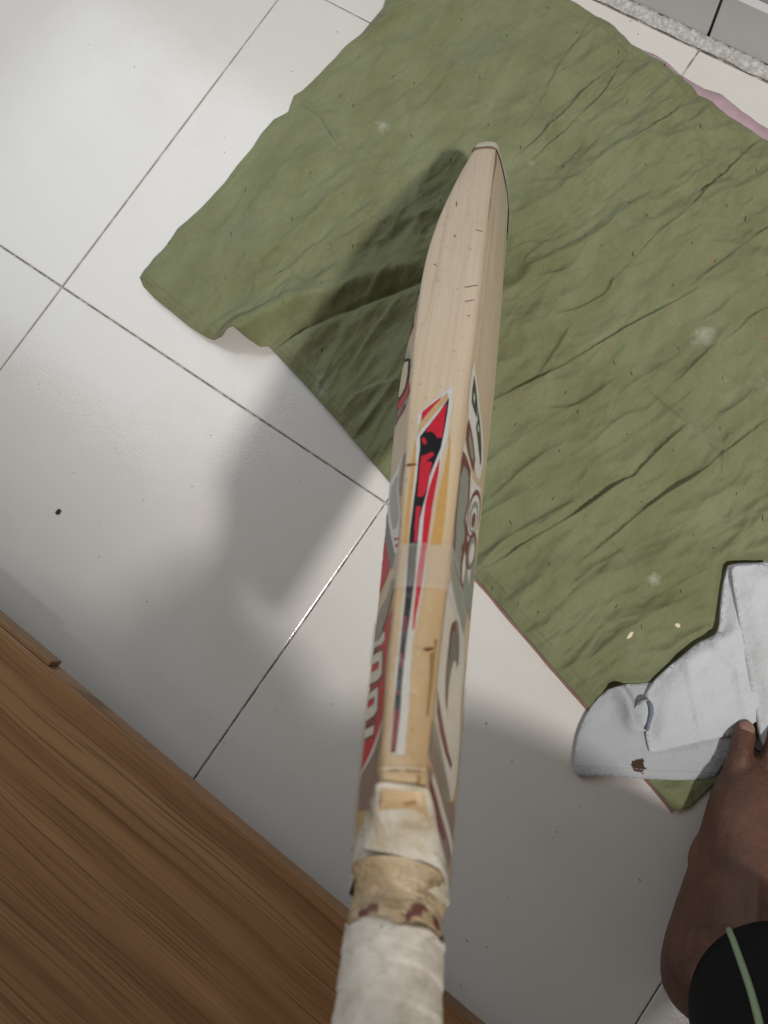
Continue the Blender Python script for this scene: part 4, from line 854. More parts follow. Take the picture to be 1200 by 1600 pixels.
# printed stickers, laid on the blade as thin films
DEC = [["edge","amber",0,"varnish_streak",[[0.37666,0.00661],[0.39129,0.00657],[0.40515,0.0069],[0.42151,0.00803],[0.43885,0.00818],[0.45273,0.00856],[0.45261,0.00411],[0.4368,0.00399],[0.41615,0.00446],[0.396,0.00502]]],["edge","amber",0,"varnish_streak",[[0.38144,0.0233],[0.39357,0.02308],[0.41079,0.02236],[0.43206,0.02149],[0.45258,0.02057],[0.45252,0.01828],[0.43707,0.01907],[0.41408,0.02016],[0.39594,0.02101]]],["edge","silver",1,"edge_sticker",[[0.33798,0.00835],[0.35584,0.00725],[0.36747,0.00761],[0.38162,0.00739],[0.39505,0.00871],[0.40606,0.00863],[0.42132,0.00929],[0.43691,0.01008],[0.4523,0.00991],[0.47019,0.00886],[0.4922,0.00958],[0.50378,0.01026],[0.51801,0.0093],[0.53128,0.00819],[0.5485,0.00766],[0.54817,0.01258],[0.53037,0.01386],[0.51474,0.01524],[0.49653,0.01589],[0.47221,0.01715],[0.45252,0.01821],[0.44181,0.01893],[0.41626,0.0202],[0.4006,0.02079],[0.38145,0.02266],[0.36189,0.02421],[0.35712,0.0214],[0.34575,0.01379]]],["edge","red",2,"edge_sticker",[[0.34801,0.01325],[0.36033,0.02206],[0.37135,0.02201],[0.36204,0.01725]]],["edge","tan",3,"edge_sticker",[[0.34473,0.01051],[0.35562,0.01622],[0.37031,0.02261],[0.37996,0.0225],[0.37393,0.02059],[0.34977,0.00975]]],["edge","black",2,"edge_sticker",[[0.34895,0.00931],[0.36115,0.00912],[0.37662,0.0094],[0.38888,0.00989],[0.40061,0.01188],[0.40964,0.01326],[0.41944,0.01338],[0.42889,0.01422],[0.43699,0.01478],[0.45241,0.01412],[0.47034,0.0131],[0.48047,0.01292],[0.49015,0.01275],[0.50093,0.01271],[0.51117,0.01237],[0.5216,0.01196],[0.53148,0.01117],[0.53658,0.01108],[0.54768,0.01076],[0.5478,0.0124],[0.53672,0.01312],[0.53035,0.01363],[0.51831,0.01417],[0.50402,0.0148],[0.49262,0.01531],[0.48058,0.01585],[0.47132,0.01646],[0.45344,0.01782],[0.44297,0.01837],[0.42688,0.01882],[0.41077,0.01918],[0.39828,0.01982],[0.38881,0.02009],[0.38022,0.02103],[0.3727,0.0178],[0.36106,0.01323]]],["edge","red",3,"edge_sticker",[[0.35374,0.01008],[0.36508,0.01],[0.38159,0.00999],[0.38181,0.01227],[0.37844,0.01402],[0.37679,0.01578],[0.3775,0.01852],[0.37334,0.01774],[0.36303,0.01387]]],["edge","red",3,"edge_sticker",[[0.38346,0.01771],[0.38434,0.01746],[0.38518,0.01732],[0.3859,0.0173],[0.38643,0.0174],[0.38672,0.01761],[0.38673,0.01792],[0.38648,0.01828],[0.38598,0.01868],[0.38528,0.01906],[0.38445,0.0194],[0.38357,0.01965],[0.38272,0.01979],[0.38199,0.01982],[0.38146,0.01972],[0.38117,0.0195],[0.38115,0.0192],[0.38141,0.01882],[0.38192,0.01843],[0.38262,0.01804]]],["edge","red",3,"edge_sticker",[[0.39536,0.01874],[0.39454,0.01712],[0.39361,0.01566],[0.39267,0.01459],[0.39267,0.01327],[0.39503,0.01265],[0.3962,0.01385],[0.39806,0.0152],[0.39968,0.01619],[0.39922,0.01431],[0.40015,0.01307],[0.40853,0.01337],[0.41837,0.01349],[0.42316,0.01468],[0.42319,0.0174],[0.41187,0.01815],[0.40175,0.01866]]],["edge","red",3,"edge_sticker",[[0.42941,0.0151],[0.43898,0.01513],[0.45101,0.01428],[0.45104,0.01566],[0.43901,0.0167],[0.42944,0.01728]]],["edge","red",2,"edge_sticker",[[0.39598,0.00963],[0.4074,0.00934],[0.41941,0.00969],[0.43087,0.01003],[0.44183,0.01001],[0.45277,0.00993],[0.45508,0.01004],[0.47108,0.00983],[0.48035,0.01],[0.49004,0.01034],[0.49702,0.01036],[0.49705,0.01098],[0.48851,0.01153],[0.47876,0.01181],[0.47117,0.01234],[0.45283,0.01234],[0.43993,0.01303],[0.42681,0.01335],[0.41621,0.0126],[0.40629,0.01133]]],["edge","darkred",3,"edge_sticker",[[0.49019,0.0137],[0.49793,0.0132],[0.49799,0.01445],[0.49025,0.01497]]],["edge","darkred",3,"edge_sticker",[[0.50687,0.01308],[0.51403,0.01267],[0.51409,0.01375],[0.50693,0.01418]]],["edge","red",3,"edge_sticker",[[0.524,0.01248],[0.52534,0.01254],[0.52538,0.01312],[0.52403,0.01306]]],["edge","darkred",3,"edge_sticker",[[0.53136,0.01118],[0.53657,0.01097],[0.54726,0.01081],[0.54737,0.01224],[0.53671,0.01301],[0.53163,0.01335]]],["edge","amberdark",1,"grime_streak",[[0.50039,0.00224],[0.50625,0.00167],[0.50707,0.00329],[0.51759,0.00223],[0.53278,0.00195],[0.53273,0.00127],[0.51889,0.00116],[0.51054,0.00126],[0.50034,0.00132]]],["edge","rust",1,"grime_streak",[[0.50563,0.0063],[0.5046,0.00488],[0.50409,0.00219],[0.50542,0.00236],[0.50642,0.00469]]],["edge","rust",1,"grime_streak",[[0.40117,0.02567],[0.39967,0.02431],[0.40002,0.02039],[0.40152,0.02022],[0.40198,0.02403]]],["edge","seam",1,"grime_streak",[[0.00466,0.0185],[0.00161,0.01268],[0.00293,-0.00038],[0.00579,-0.0005],[0.00484,0.0125],[0.0076,0.01792]]],["edge","crack",1,"grime_streak",[[0.23399,0.00934],[0.23109,0.00153],[0.23209,0.00148],[0.23501,0.00907]]],["edge","crack",1,"grime_streak",[[0.25121,0.00786],[0.24899,0.00245],[0.24994,0.00239],[0.25218,0.0076]]],["edge","crack",1,"grime_streak",[[0.26784,0.00539],[0.26742,0.00371],[0.26832,0.00365],[0.26857,0.00515]]],["edge","crack",1,"grime_streak",[[0.16143,0.02156],[0.16155,0.02067],[0.16522,0.02038],[0.16511,0.02127]]],["edge","crack",1,"grime_streak",[[0.15419,0.00705],[0.15651,0.00249],[0.15775,0.00242],[0.15544,0.00698]]],["edge","crack",1,"grime_streak",[[0.20077,0.03224],[0.20371,0.02931],[0.20457,0.02944],[0.20188,0.03213]]],["edge","crack",1,"grime_streak",[[0.10463,0.0246],[0.10903,0.02331],[0.11591,0.02349],[0.11445,0.02408]]],["edge","amberdark",1,"grime_streak",[[0.55364,0.01226],[0.55361,0.00899],[0.55429,0.0089],[0.55441,0.01188]]],["edge","amberdark",1,"grime_streak",[[0.55355,0.00682],[0.55324,0.00144],[0.55392,0.00136],[0.55421,0.00646]]],["edge","amberdark",1,"grime_streak",[[0.55505,0.00275],[0.55521,0.00122],[0.55885,0.00125],[0.55841,0.00274]]],["edge","amberdark",1,"grime_streak",[[0.5626,0.00676],[0.56171,0.00263],[0.56255,0.00227],[0.56331,0.00614]]],["edge","palefilm",2,"grime_streak",[[0.55326,0.01479],[0.55243,-0.0001],[0.55288,-0.00025],[0.55383,0.01465]]],["face","white",1,"face_sticker",[[0.30825,0.05162],[0.3136,0.04834],[0.3182,0.04189],[0.32762,0.03013],[0.33056,0.01645],[0.34076,0.00367],[0.35982,0.0075],[0.37067,0.01971],[0.37254,0.03145],[0.36832,0.04295],[0.36183,0.05026],[0.34575,0.05348],[0.32549,0.05239]]],["face","dgreen",2,"face_sticker",[[0.31951,0.0482],[0.32336,0.04344],[0.33114,0.03614],[0.34064,0.03469],[0.3429,0.04187],[0.34303,0.04728],[0.3352,0.04885]]],["face","dgreen",2,"face_sticker",[[0.33128,0.03515],[0.33472,0.02668],[0.34187,0.01648],[0.34858,0.01051],[0.35441,0.01327],[0.35168,0.02472],[0.34755,0.03467],[0.33991,0.03301]]],["face","white",3,"face_sticker",[[0.33057,0.04546],[0.33331,0.04267],[0.33901,0.04319],[0.33611,0.04528]]],["face","white",3,"face_sticker",[[0.34001,0.03088],[0.34171,0.0272],[0.34474,0.02798],[0.34346,0.0314]]],["face","maroon",2,"face_sticker",[[0.3589,0.049],[0.35949,0.04211],[0.36256,0.03385],[0.36573,0.02774],[0.37507,0.02706],[0.37792,0.03399],[0.37858,0.04312],[0.37602,0.04931],[0.36935,0.05005]]],["face","greygreen",3,"face_sticker",[[0.36403,0.04576],[0.36514,0.04032],[0.3686,0.03242],[0.3737,0.03247],[0.37512,0.04017],[0.37228,0.04517]]],["face","white",1,"face_sticker",[[0.38231,0.0535],[0.38175,0.04996],[0.38,0.03797],[0.38203,0.02891],[0.374,0.01702],[0.35748,-0.00071],[0.36639,-0.00453],[0.37729,-0.00613],[0.39133,-0.01028],[0.40691,-0.01848],[0.4169,-0.02097],[0.4443,0.01254],[0.45547,0.03281],[0.45924,0.0535],[0.43853,0.0535],[0.40863,0.0535],[0.3924,0.0535]]],["face","maroon",2,"face_sticker",[[0.38807,0.05224],[0.38457,0.04616],[0.3821,0.03444],[0.39883,0.02921],[0.41496,0.03307],[0.4164,0.02464],[0.42211,0.01829],[0.43483,0.01992],[0.44746,0.02101],[0.45501,0.03875],[0.45498,0.05117],[0.43149,0.0535],[0.40627,0.0535],[0.39516,0.0535]]],["face","greygreen",3,"face_sticker",[[0.39397,0.04814],[0.39052,0.04196],[0.39095,0.03703],[0.40323,0.03344],[0.41999,0.03708],[0.42351,0.03098],[0.42902,0.03135],[0.43451,0.03509],[0.44482,0.03133],[0.45007,0.02972],[0.45267,0.0403],[0.45121,0.04701],[0.43024,0.05151],[0.40549,0.05229]]],["face","maroon",4,"face_sticker",[[0.4267,0.02997],[0.42732,0.02286],[0.43592,0.01888],[0.44799,0.0205],[0.45044,0.02683],[0.44301,0.03147],[0.43323,0.0337]]],["face","white",5,"face_sticker",[[0.43034,0.02728],[0.43053,0.02302],[0.43833,0.02051],[0.44709,0.02284],[0.44626,0.02636],[0.43982,0.02896]]],["face","maroon",2,"face_sticker",[[0.36989,-0.00923],[0.37819,-0.00665],[0.38783,-0.00186],[0.39716,0.00395],[0.40524,0.01008],[0.4114,0.01591],[0.41527,0.02104],[0.41678,0.02519],[0.41597,0.02817],[0.41301,0.02985],[0.40822,0.03018],[0.402,0.02914],[0.39491,0.02684],[0.38749,0.02337],[0.38027,0.01883],[0.37379,0.01342],[0.36851,0.00739],[0.36483,0.00118],[0.36331,-0.00451],[0.36474,-0.00845]]],["face","white",3,"face_sticker",[[0.37556,-0.00471],[0.38213,-0.00289],[0.38986,0.00079],[0.39755,0.00551],[0.40437,0.01067],[0.40968,0.01569],[0.4131,0.02016],[0.41451,0.02381],[0.41393,0.02645],[0.4115,0.02796],[0.40747,0.02826],[0.4022,0.02735],[0.39616,0.02532],[0.38982,0.02225],[0.38366,0.01827],[0.37815,0.01359],[0.37371,0.00847],[0.37077,0.00336],[0.3698,-0.00112],[0.3713,-0.00407]]],["face","greygreen",4,"face_sticker",[[0.38158,0.00022],[0.38643,0.00143],[0.39216,0.00402],[0.39798,0.00751],[0.40327,0.01147],[0.40747,0.01543],[0.41026,0.01902],[0.41147,0.02199],[0.4111,0.02416],[0.40923,0.0254],[0.40608,0.02566],[0.40192,0.02491],[0.39714,0.02324],[0.39213,0.02074],[0.38726,0.01752],[0.38295,0.01378],[0.37955,0.00981],[0.37743,0.00596],[0.37693,0.00274],[0.3783,0.00069]]],["face","white",5,"face_sticker",[[0.38757,0.00518],[0.39088,0.00591],[0.39474,0.00753],[0.39868,0.00979],[0.40232,0.01244],[0.40525,0.01516],[0.40721,0.01768],[0.40806,0.0198],[0.40778,0.02137],[0.40642,0.02226],[0.40413,0.02245],[0.40111,0.0219],[0.39767,0.02069],[0.39408,0.01888],[0.39065,0.01659],[0.38766,0.01398],[0.38542,0.01128],[0.38416,0.00877],[0.38406,0.00673],[0.38522,0.00547]]],["face","maroon",6,"face_sticker",[[0.39194,0.00851],[0.39408,0.00895],[0.39658,0.00996],[0.39914,0.0114],[0.40153,0.01313],[0.40349,0.01493],[0.40482,0.01664],[0.40543,0.01809],[0.40526,0.01916],[0.40437,0.01979],[0.40284,0.01992],[0.40081,0.01953],[0.39849,0.01869],[0.39608,0.01745],[0.39378,0.01589],[0.39181,0.01415],[0.39036,0.01237],[0.38958,0.01076],[0.38958,0.00947],[0.39039,0.00869]]],["face","maroon",4,"face_sticker",[[0.3965,-0.00997],[0.40243,-0.00802],[0.40944,-0.00424],[0.41633,0.00043],[0.42233,0.00536],[0.42694,0.01009],[0.4299,0.0143],[0.43109,0.01774],[0.43053,0.02022],[0.42836,0.02163],[0.42479,0.02189],[0.42015,0.021],[0.4148,0.01901],[0.40917,0.01598],[0.40366,0.01206],[0.39873,0.00746],[0.39479,0.00252],[0.39217,-0.00242],[0.3913,-0.00672],[0.39266,-0.00949]]],["face","greygreen",5,"face_sticker",[[0.40088,-0.00607],[0.40544,-0.00466],[0.41079,-0.00191],[0.41615,0.00164],[0.42091,0.00553],[0.42465,0.00934],[0.4271,0.01279],[0.42813,0.01563],[0.42773,0.01769],[0.42601,0.01887],[0.42314,0.01909],[0.41939,0.01835],[0.41505,0.01668],[0.41048,0.01416],[0.40604,0.01094],[0.40208,0.00719],[0.39896,0.00323],[0.39703,-0.00057],[0.39657,-0.00374],[0.39783,-0.00572]]],["face","white",6,"face_sticker",[[0.40635,-0.0009],[0.40921,-0.00013],[0.41253,0.00145],[0.41591,0.00359],[0.41897,0.00602],[0.42142,0.00849],[0.42306,0.01078],[0.42376,0.01269],[0.4235,0.01409],[0.42234,0.01489],[0.4204,0.01503],[0.41786,0.01451],[0.41493,0.01336],[0.41187,0.01164],[0.40894,0.00948],[0.40638,0.00704],[0.40445,0.00452],[0.40337,0.0022],[0.40329,0.00036],[0.40431,-0.00073]]],["face","greygreen",2,"face_sticker",[[0.40135,0.00172],[0.39466,-0.01302],[0.40643,-0.023],[0.43151,-0.02379],[0.43981,-0.00275],[0.42902,0.00131],[0.4165,0.0014]]],["face","white",1,"face_sticker",[[0.46573,0.04915],[0.46353,0.03816],[0.4584,0.01609],[0.45523,-0.00391],[0.46637,-0.01809],[0.48401,-0.0233],[0.49167,-0.03914],[0.51041,-0.04167],[0.52614,-0.02587],[0.52908,-0.01661],[0.5314,0.02068],[0.53072,0.04862],[0.52671,0.05168],[0.5107,0.0535],[0.49396,0.0535],[0.48168,0.05313]]],["face","greygreen",2,"face_sticker",[[0.45285,0.05186],[0.43207,0.02917],[0.42889,0.01312],[0.43142,-0.0032],[0.44502,-0.00484],[0.45843,0.00042],[0.46454,0.0251],[0.46574,0.04189],[0.46142,0.05029]]],["face","white",3,"face_sticker",[[0.43023,0.02605],[0.43205,0.02018],[0.44284,0.02008],[0.45074,0.02382],[0.44524,0.02851],[0.43673,0.0288]]],["face","maroon",2,"face_sticker",[[0.47946,0.0061],[0.48647,0.00557],[0.49375,0.00692],[0.50055,0.00995],[0.50656,0.01484],[0.51066,0.02002],[0.51259,0.02502],[0.51231,0.02944],[0.50993,0.03301],[0.50567,0.03551],[0.49989,0.03677],[0.49332,0.0371],[0.48633,0.03614],[0.47959,0.03395],[0.47376,0.0307],[0.46947,0.02657],[0.46716,0.02185],[0.46708,0.01691],[0.46925,0.01224],[0.47352,0.00845]]],["face","greydark",3,"face_sticker",[[0.48077,0.01054],[0.48691,0.01001],[0.49321,0.01095],[0.49902,0.01319],[0.50406,0.01693],[0.50752,0.02112],[0.50908,0.02522],[0.50868,0.02891],[0.50642,0.03191],[0.50251,0.03403],[0.49739,0.03529],[0.49153,0.03564],[0.48536,0.03491],[0.47948,0.03315],[0.47449,0.03049],[0.47091,0.02711],[0.46912,0.02326],[0.46932,0.01926],[0.4715,0.01551],[0.47544,0.01246]]],["face","white",4,"face_sticker",[[0.49291,0.00772],[0.49743,0.00783],[0.50222,0.00925],[0.50679,0.01181],[0.51044,0.01479],[0.51287,0.01788],[0.51391,0.0208],[0.5135,0.02331],[0.51171,0.02524],[0.50871,0.02642],[0.50476,0.02678],[0.50018,0.02628],[0.49568,0.02537],[0.49143,0.02373],[0.48785,0.02146],[0.48531,0.01875],[0.48407,0.01582],[0.4843,0.01295],[0.48597,0.01045],[0.48895,0.00863]]],["face","maroon",5,"face_sticker",[[0.47745,0.02348],[0.48008,0.02342],[0.48295,0.02411],[0.48575,0.02547],[0.48822,0.02733],[0.4901,0.0295],[0.49123,0.03174],[0.49152,0.03383],[0.49093,0.03559],[0.48954,0.03685],[0.48747,0.03752],[0.48492,0.03754],[0.48213,0.03692],[0.47936,0.03572],[0.47688,0.03403],[0.47494,0.03199],[0.47373,0.02979],[0.47337,0.02762],[0.47392,0.02571],[0.47533,0.02428]]],["face","greydark",6,"face_sticker",[[0.48006,0.02249],[0.48245,0.02242],[0.48504,0.023],[0.48755,0.02418],[0.48975,0.02582],[0.49141,0.02774],[0.49239,0.02973],[0.4926,0.03161],[0.49202,0.03319],[0.49072,0.03434],[0.48882,0.03496],[0.48649,0.03501],[0.48397,0.03448],[0.48148,0.03342],[0.47927,0.03192],[0.47756,0.03011],[0.47651,0.02814],[0.47625,0.02621],[0.4768,0.02451],[0.47811,0.02322]]],["face","white",3,"face_sticker",[[0.48018,-0.01065],[0.48461,-0.0102],[0.48937,-0.00839],[0.49391,-0.00556],[0.49774,-0.0021],[0.50058,0.00171],[0.50225,0.00559],[0.50244,0.00884],[0.50119,0.01127],[0.49876,0.01289],[0.49546,0.01374],[0.49147,0.01358],[0.48716,0.01241],[0.48289,0.01031],[0.47907,0.0074],[0.47604,0.00387],[0.47411,-1e-05],[0.47351,-0.00387],[0.47435,-0.00723],[0.47663,-0.00962]]],["face","maroon",2,"face_sticker",[[0.51983,0.05137],[0.52119,0.04051],[0.52217,0.02953],[0.52125,0.00939],[0.51728,-0.01019],[0.52187,-0.00549],[0.52731,0.01803],[0.52876,0.03629],[0.52704,0.04682]]],["face","greygreen",2,"face_sticker",[[0.53345,0.05321],[0.53323,0.04184],[0.5314,0.02068],[0.53074,-0.01308],[0.53462,-0.00774],[0.53917,0.00474],[0.5433,0.02759],[0.54587,0.04569],[0.5466,0.0535],[0.54244,0.0535]]],["face","mauve",3,"face_sticker",[[0.53823,0.05174],[0.53606,0.03424],[0.53416,0.01061],[0.53496,0.00143],[0.54087,0.01762],[0.54409,0.03764],[0.54542,0.05045]]],["face","mauve",1,"face_sticker",[[0.5495,0.05147],[0.54372,0.02719],[0.53462,-0.00774],[0.51952,-0.0417],[0.521,-0.0535],[0.53295,-0.0535],[0.55121,-0.0376],[0.55846,0.01195],[0.55734,0.04061]]],["face","maroon",2,"face_sticker",[[0.55243,0.04699],[0.55001,0.03745],[0.55036,0.02063],[0.54887,-0.00797],[0.55212,-0.00322],[0.55631,0.02061],[0.55734,0.04061]]],["face","white",3,"face_sticker",[[0.5485,0.04444],[0.54661,0.03542],[0.54403,0.00691],[0.53364,-0.0535],[0.53972,-0.05178],[0.54877,0.0118],[0.55053,0.04087]]],["face","seam",1,"grime_streak",[[0.00178,0.05307],[0.0,0.05017],[0.02311,0.04908],[0.06936,0.05223],[0.09385,0.05257],[0.09736,0.0535],[0.06954,0.0535],[0.03189,0.0525]]],["face","seam",1,"grime_streak",[[0.09841,0.05331],[0.09488,0.05178],[0.13979,0.0535],[0.17533,0.05307],[0.2087,0.0535],[0.23766,0.0535],[0.26007,0.0535],[0.26309,0.0535],[0.2385,0.0535],[0.20959,0.0535],[0.17629,0.0535],[0.14284,0.0535]]],["face","palefilm",1,"grime_streak",[[0.0,0.03694],[0.0,0.02508],[0.0,0.00227],[0.03007,0.00026],[0.06219,-0.01257],[0.11085,-0.00137],[0.08072,0.00364],[0.0322,0.00833],[0.0,0.02607]]],["face","seam",1,"grime_streak",[[0.30931,0.0535],[0.30718,0.0535],[0.32955,0.0535],[0.35466,0.0535],[0.37417,0.0535],[0.38703,0.0535],[0.38886,0.0535],[0.37391,0.0535],[0.35058,0.0535],[0.32868,0.0535]]],["back","grey",1,"back_sticker",[[0.20557,0.02778],[0.18881,-0.01],[0.31708,0.0538],[0.25619,0.01042],[0.22089,0.00227],[0.19085,0.00275],[0.143,-0.01]]],["back","maroon",2,"back_sticker",[[0.19004,0.0208],[0.15449,-0.0034],[0.24249,0.03401],[0.21229,0.00574],[0.2086,0.00194],[0.19749,0.0015],[0.18257,0.00314]]],["back","black",2,"back_sticker",[[0.20197,-0.00966],[0.29772,0.03379],[0.33987,0.0538],[0.32463,0.03425],[0.30748,0.01317],[0.2993,0.00318],[0.27826,0.00105],[0.25879,0.00093],[0.2073,-0.01],[0.22391,0.00138]]],["back","red",3,"back_sticker",[[0.20432,-0.00975],[0.3024,0.0358],[0.33495,0.05153],[0.31779,0.03008],[0.30461,0.0134],[0.29193,0.00625],[0.27355,0.00514],[0.24978,0.00101],[0.23773,0.00179],[0.22412,0.00021]]],["back","black",4,"back_sticker",[[0.29036,0.04034],[0.31078,0.04312],[0.31303,0.0353],[0.29453,0.0143],[0.28204,0.00385],[0.26098,0.0012],[0.24086,3e-05],[0.24081,0.0066],[0.25926,0.02075]]],["back","cream",5,"back_sticker",[[0.27648,0.02978],[0.29611,0.03412],[0.30226,0.02931],[0.28861,0.01238],[0.27836,0.00426],[0.26074,0.00357],[0.24726,0.00437],[0.2489,0.01072]]],["back","grey",2,"back_sticker",[[0.33191,0.04724],[0.33406,0.04127],[0.31595,0.01967],[0.3071,0.00801],[0.2987,0.00768],[0.31275,0.0231]]],["back","maroon",3,"back_sticker",[[0.32531,0.03532],[0.33109,0.03575],[0.31044,0.01062],[0.30892,0.00452],[0.2993,0.00318],[0.31174,0.01881]]],["back","white",1,"back_sticker",[[0.38054,0.0538],[0.38187,0.05025],[0.37789,0.0362],[0.3822,0.03006],[0.39656,0.03333],[0.41545,0.04278],[0.43595,0.0538],[0.44122,0.05207],[0.45066,0.04666],[0.43428,0.0295],[0.39616,0.00856],[0.36693,0.0004],[0.35579,0.00114],[0.36819,0.02316],[0.37516,0.0436]]],["back","grey",2,"back_sticker",[[0.37647,0.026],[0.39152,0.02857],[0.4096,0.03706],[0.42428,0.04303],[0.42583,0.03816],[0.41636,0.02605],[0.39596,0.01438],[0.37685,0.00751],[0.36785,0.00987],[0.37151,0.01919]]],["back","mauve",1,"back_sticker",[[0.38951,0.0538],[0.40112,0.0538],[0.41047,0.05062],[0.41277,0.04443],[0.40056,0.03711],[0.38768,0.03504],[0.38536,0.04272]]],["back","red",3,"back_sticker",[[0.42716,0.03207],[0.44723,0.0538],[0.44656,0.05197],[0.43017,0.03329]]],["back","red",3,"back_sticker",[[0.43597,0.03692],[0.44846,0.05111],[0.45046,0.05164],[0.43944,0.03875]]],["back","dgrey",2,"back_sticker",[[0.37814,0.00013],[0.41411,0.02022],[0.4467,0.04008],[0.45065,0.03804],[0.44335,0.02846],[0.40263,0.00434],[0.38474,-0.00199]]],["back","red",2,"back_sticker",[[0.39575,9e-05],[0.41457,0.01241],[0.43989,0.02673],[0.44023,0.01779],[0.43697,0.00148],[0.41981,0.00103],[0.40366,-0.00206]]],["back","olive",2,"back_sticker",[[0.46638,0.04897],[0.47227,0.04009],[0.47478,0.0275],[0.47215,0.01484],[0.4674,0.00107],[0.45549,-1e-05],[0.45159,0.00753],[0.45695,0.02411],[0.45455,0.03377]]],["back","red",1,"back_sticker",[[0.48466,0.0538],[0.491,0.04836],[0.50373,0.04236],[0.52791,0.04723],[0.53363,0.03987],[0.53113,0.02253],[0.53048,0.00465],[0.51783,0.00357],[0.50357,0.00513],[0.48718,0.00467],[0.4674,0.00107],[0.47801,0.02367],[0.47427,0.03259]]],["back","brown",2,"back_sticker",[[0.47665,0.02652],[0.48571,0.03098],[0.47866,0.01731],[0.47393,0.00344],[0.4674,0.00107],[0.47631,0.01641],[0.47233,0.01816]]],["back","white",3,"back_sticker",[[0.4794,0.02973],[0.48562,0.03201],[0.48127,0.02228],[0.46776,2e-05],[0.46498,0.00021],[0.47394,0.01551],[0.47496,0.0218]]],["back","brown",2,"back_sticker",[[0.48792,0.02946],[0.50659,0.03761],[0.50307,0.02734],[0.48855,0.00019],[0.47648,0.00126],[0.47104,0.00113]]],["back","white",3,"back_sticker",[[0.48795,0.02773],[0.50334,0.03373],[0.50041,0.02495],[0.48793,0.00122],[0.47762,0.00039],[0.47393,0.00344]]],["back","red",4,"back_sticker",[[0.48957,0.02231],[0.49337,0.02257],[0.48328,0.00318],[0.47895,0.0031]]],["back","brown",5,"back_sticker",[[0.48896,0.0214],[0.48986,0.02176],[0.48002,0.00382],[0.47911,0.00348]]],["back","brown",2,"back_sticker",[[0.50458,0.02793],[0.52024,0.0328],[0.51787,0.02495],[0.50761,0.00132],[0.49525,0.00038],[0.49225,0.00353]]],["back","white",3,"back_sticker",[[0.50497,0.02673],[0.51734,0.02962],[0.51531,0.02233],[0.50698,0.00227],[0.49633,0.00087],[0.4949,0.00587]]],["back","red",4,"back_sticker",[[0.50535,0.01966],[0.5086,0.01966],[0.50109,0.00286],[0.4971,0.00243]]],["back","brown",5,"back_sticker",[[0.5051,0.01923],[0.50589,0.01955],[0.49819,0.0032],[0.49734,0.00284]]],["back","brown",2,"back_sticker",[[0.51904,0.02638],[0.5262,0.02608],[0.51748,0.00431],[0.50905,0.00253]]],["back","white",3,"back_sticker",[[0.5213,0.02536],[0.52489,0.02492],[0.51618,0.00435],[0.51151,0.00357]]],["back","white",2,"back_sticker",[[0.53095,0.04564],[0.53394,0.04922],[0.53519,0.03045],[0.5324,0.00434],[0.53066,0.00358],[0.53127,0.02412]]],["back","mauve",1,"back_sticker",[[0.53661,0.04886],[0.54579,0.03807],[0.55594,0.05145],[0.5572,0.03139],[0.5464,0.00453],[0.53742,0.00345],[0.53308,0.00578],[0.53578,0.03135]]]]
SURF = {'edge': edge_pt, 'face': face_pt, 'back': back_pt}
from collections import OrderedDict
grp = OrderedDict()
for q_, (surf, col, layer, nm, poly) in enumerate(DEC): grp.setdefault((nm, surf, 0 if 'sticker' in nm else q_), []).append((col, layer, poly))
holders = {}
NICE = {'edge_sticker': 'edge_sticker', 'face_sticker': 'face_sticker', 'back_sticker': 'back_sticker', 'varnish_streak': 'varnish_streak', 'grime_streak': 'wear_mark'}
for (nm, surf, _q), items in grp.items():
    mats = []; V, F, MI = [], [], []
    for col, layer, poly in items:
        if 'ink_' + col not in mats: mats.append('ink_' + col)
        P = np.array(poly, float)
        if surf == 'back': P[:, 1] = np.minimum(P[:, 1], .0532)
        if surf == 'face': P[:, 1] = np.clip(P[:, 1], -.0530, .0528)
        if surf == 'edge': P[:, 1] = np.maximum(P[:, 1], .0003)
        try: v2, f2 = fill2d(P, .004)
        except Exception: continue
        b0 = len(V); off = .00012 + .00007 * layer
        for x, y in v2: V.append(SURF[surf](float(x), float(y), off))
        for f in f2: F.append(tuple(i + b0 for i in f)); MI.append(mats.index('ink_' + col))
    me = mesh(NICE[nm], V, F)
    o = link(NICE[nm], me, M[mats[0]], bat)
    for mm in mats[1:]: me.materials.append(M[mm])
    me.polygons.foreach_set('material_index', MI)
    me.polygons.foreach_set('use_smooth', [True] * len(me.polygons))
    bmt = bmesh.new(); bmt.from_mesh(me)
    dirv = {'edge': Vector((0, 1, 0)), 'face': Vector((0, 0, -1)), 'back': Vector((0, .3, 1))}[surf]
    for f in bmt.faces:
        if f.normal.dot(dirv) < 0: f.normal_flip()
    bmt.to_mesh(me); bmt.free()
# clear protective sheet on the face, a little milky
M['tape'] = mat_film('milky_clear_tape', (.60, .56, .50), .24, .18, .35, 120)
M['tape2'] = mat_clear('glossy_clear_tape', (.98, .95, .90), .10, .8, 130, (.5, .45, .4), .004)
M['toe_tape'] = mat_plain('worn_white_tape', (.46, .41, .345), .75, .35, 120, .8, 220)
M['white_tape'] = mat_tape()
M['blood'] = mat_plain('maroon_stain', (.10, .028, .022), .6, .4, 140)
V, F = shell(np.linspace(.4525, .4765, 8), .0012); bpart('clear_tape', V, F, M['tape'])
V, F = shell(np.linspace(.4768, .5360, 20), .00105); bpart('clear_tape', V, F, M['tape2'])
V, F = shell(np.linspace(.5362, .5545, 10), .00125); bpart('clear_tape', V, F, M['tape2'])
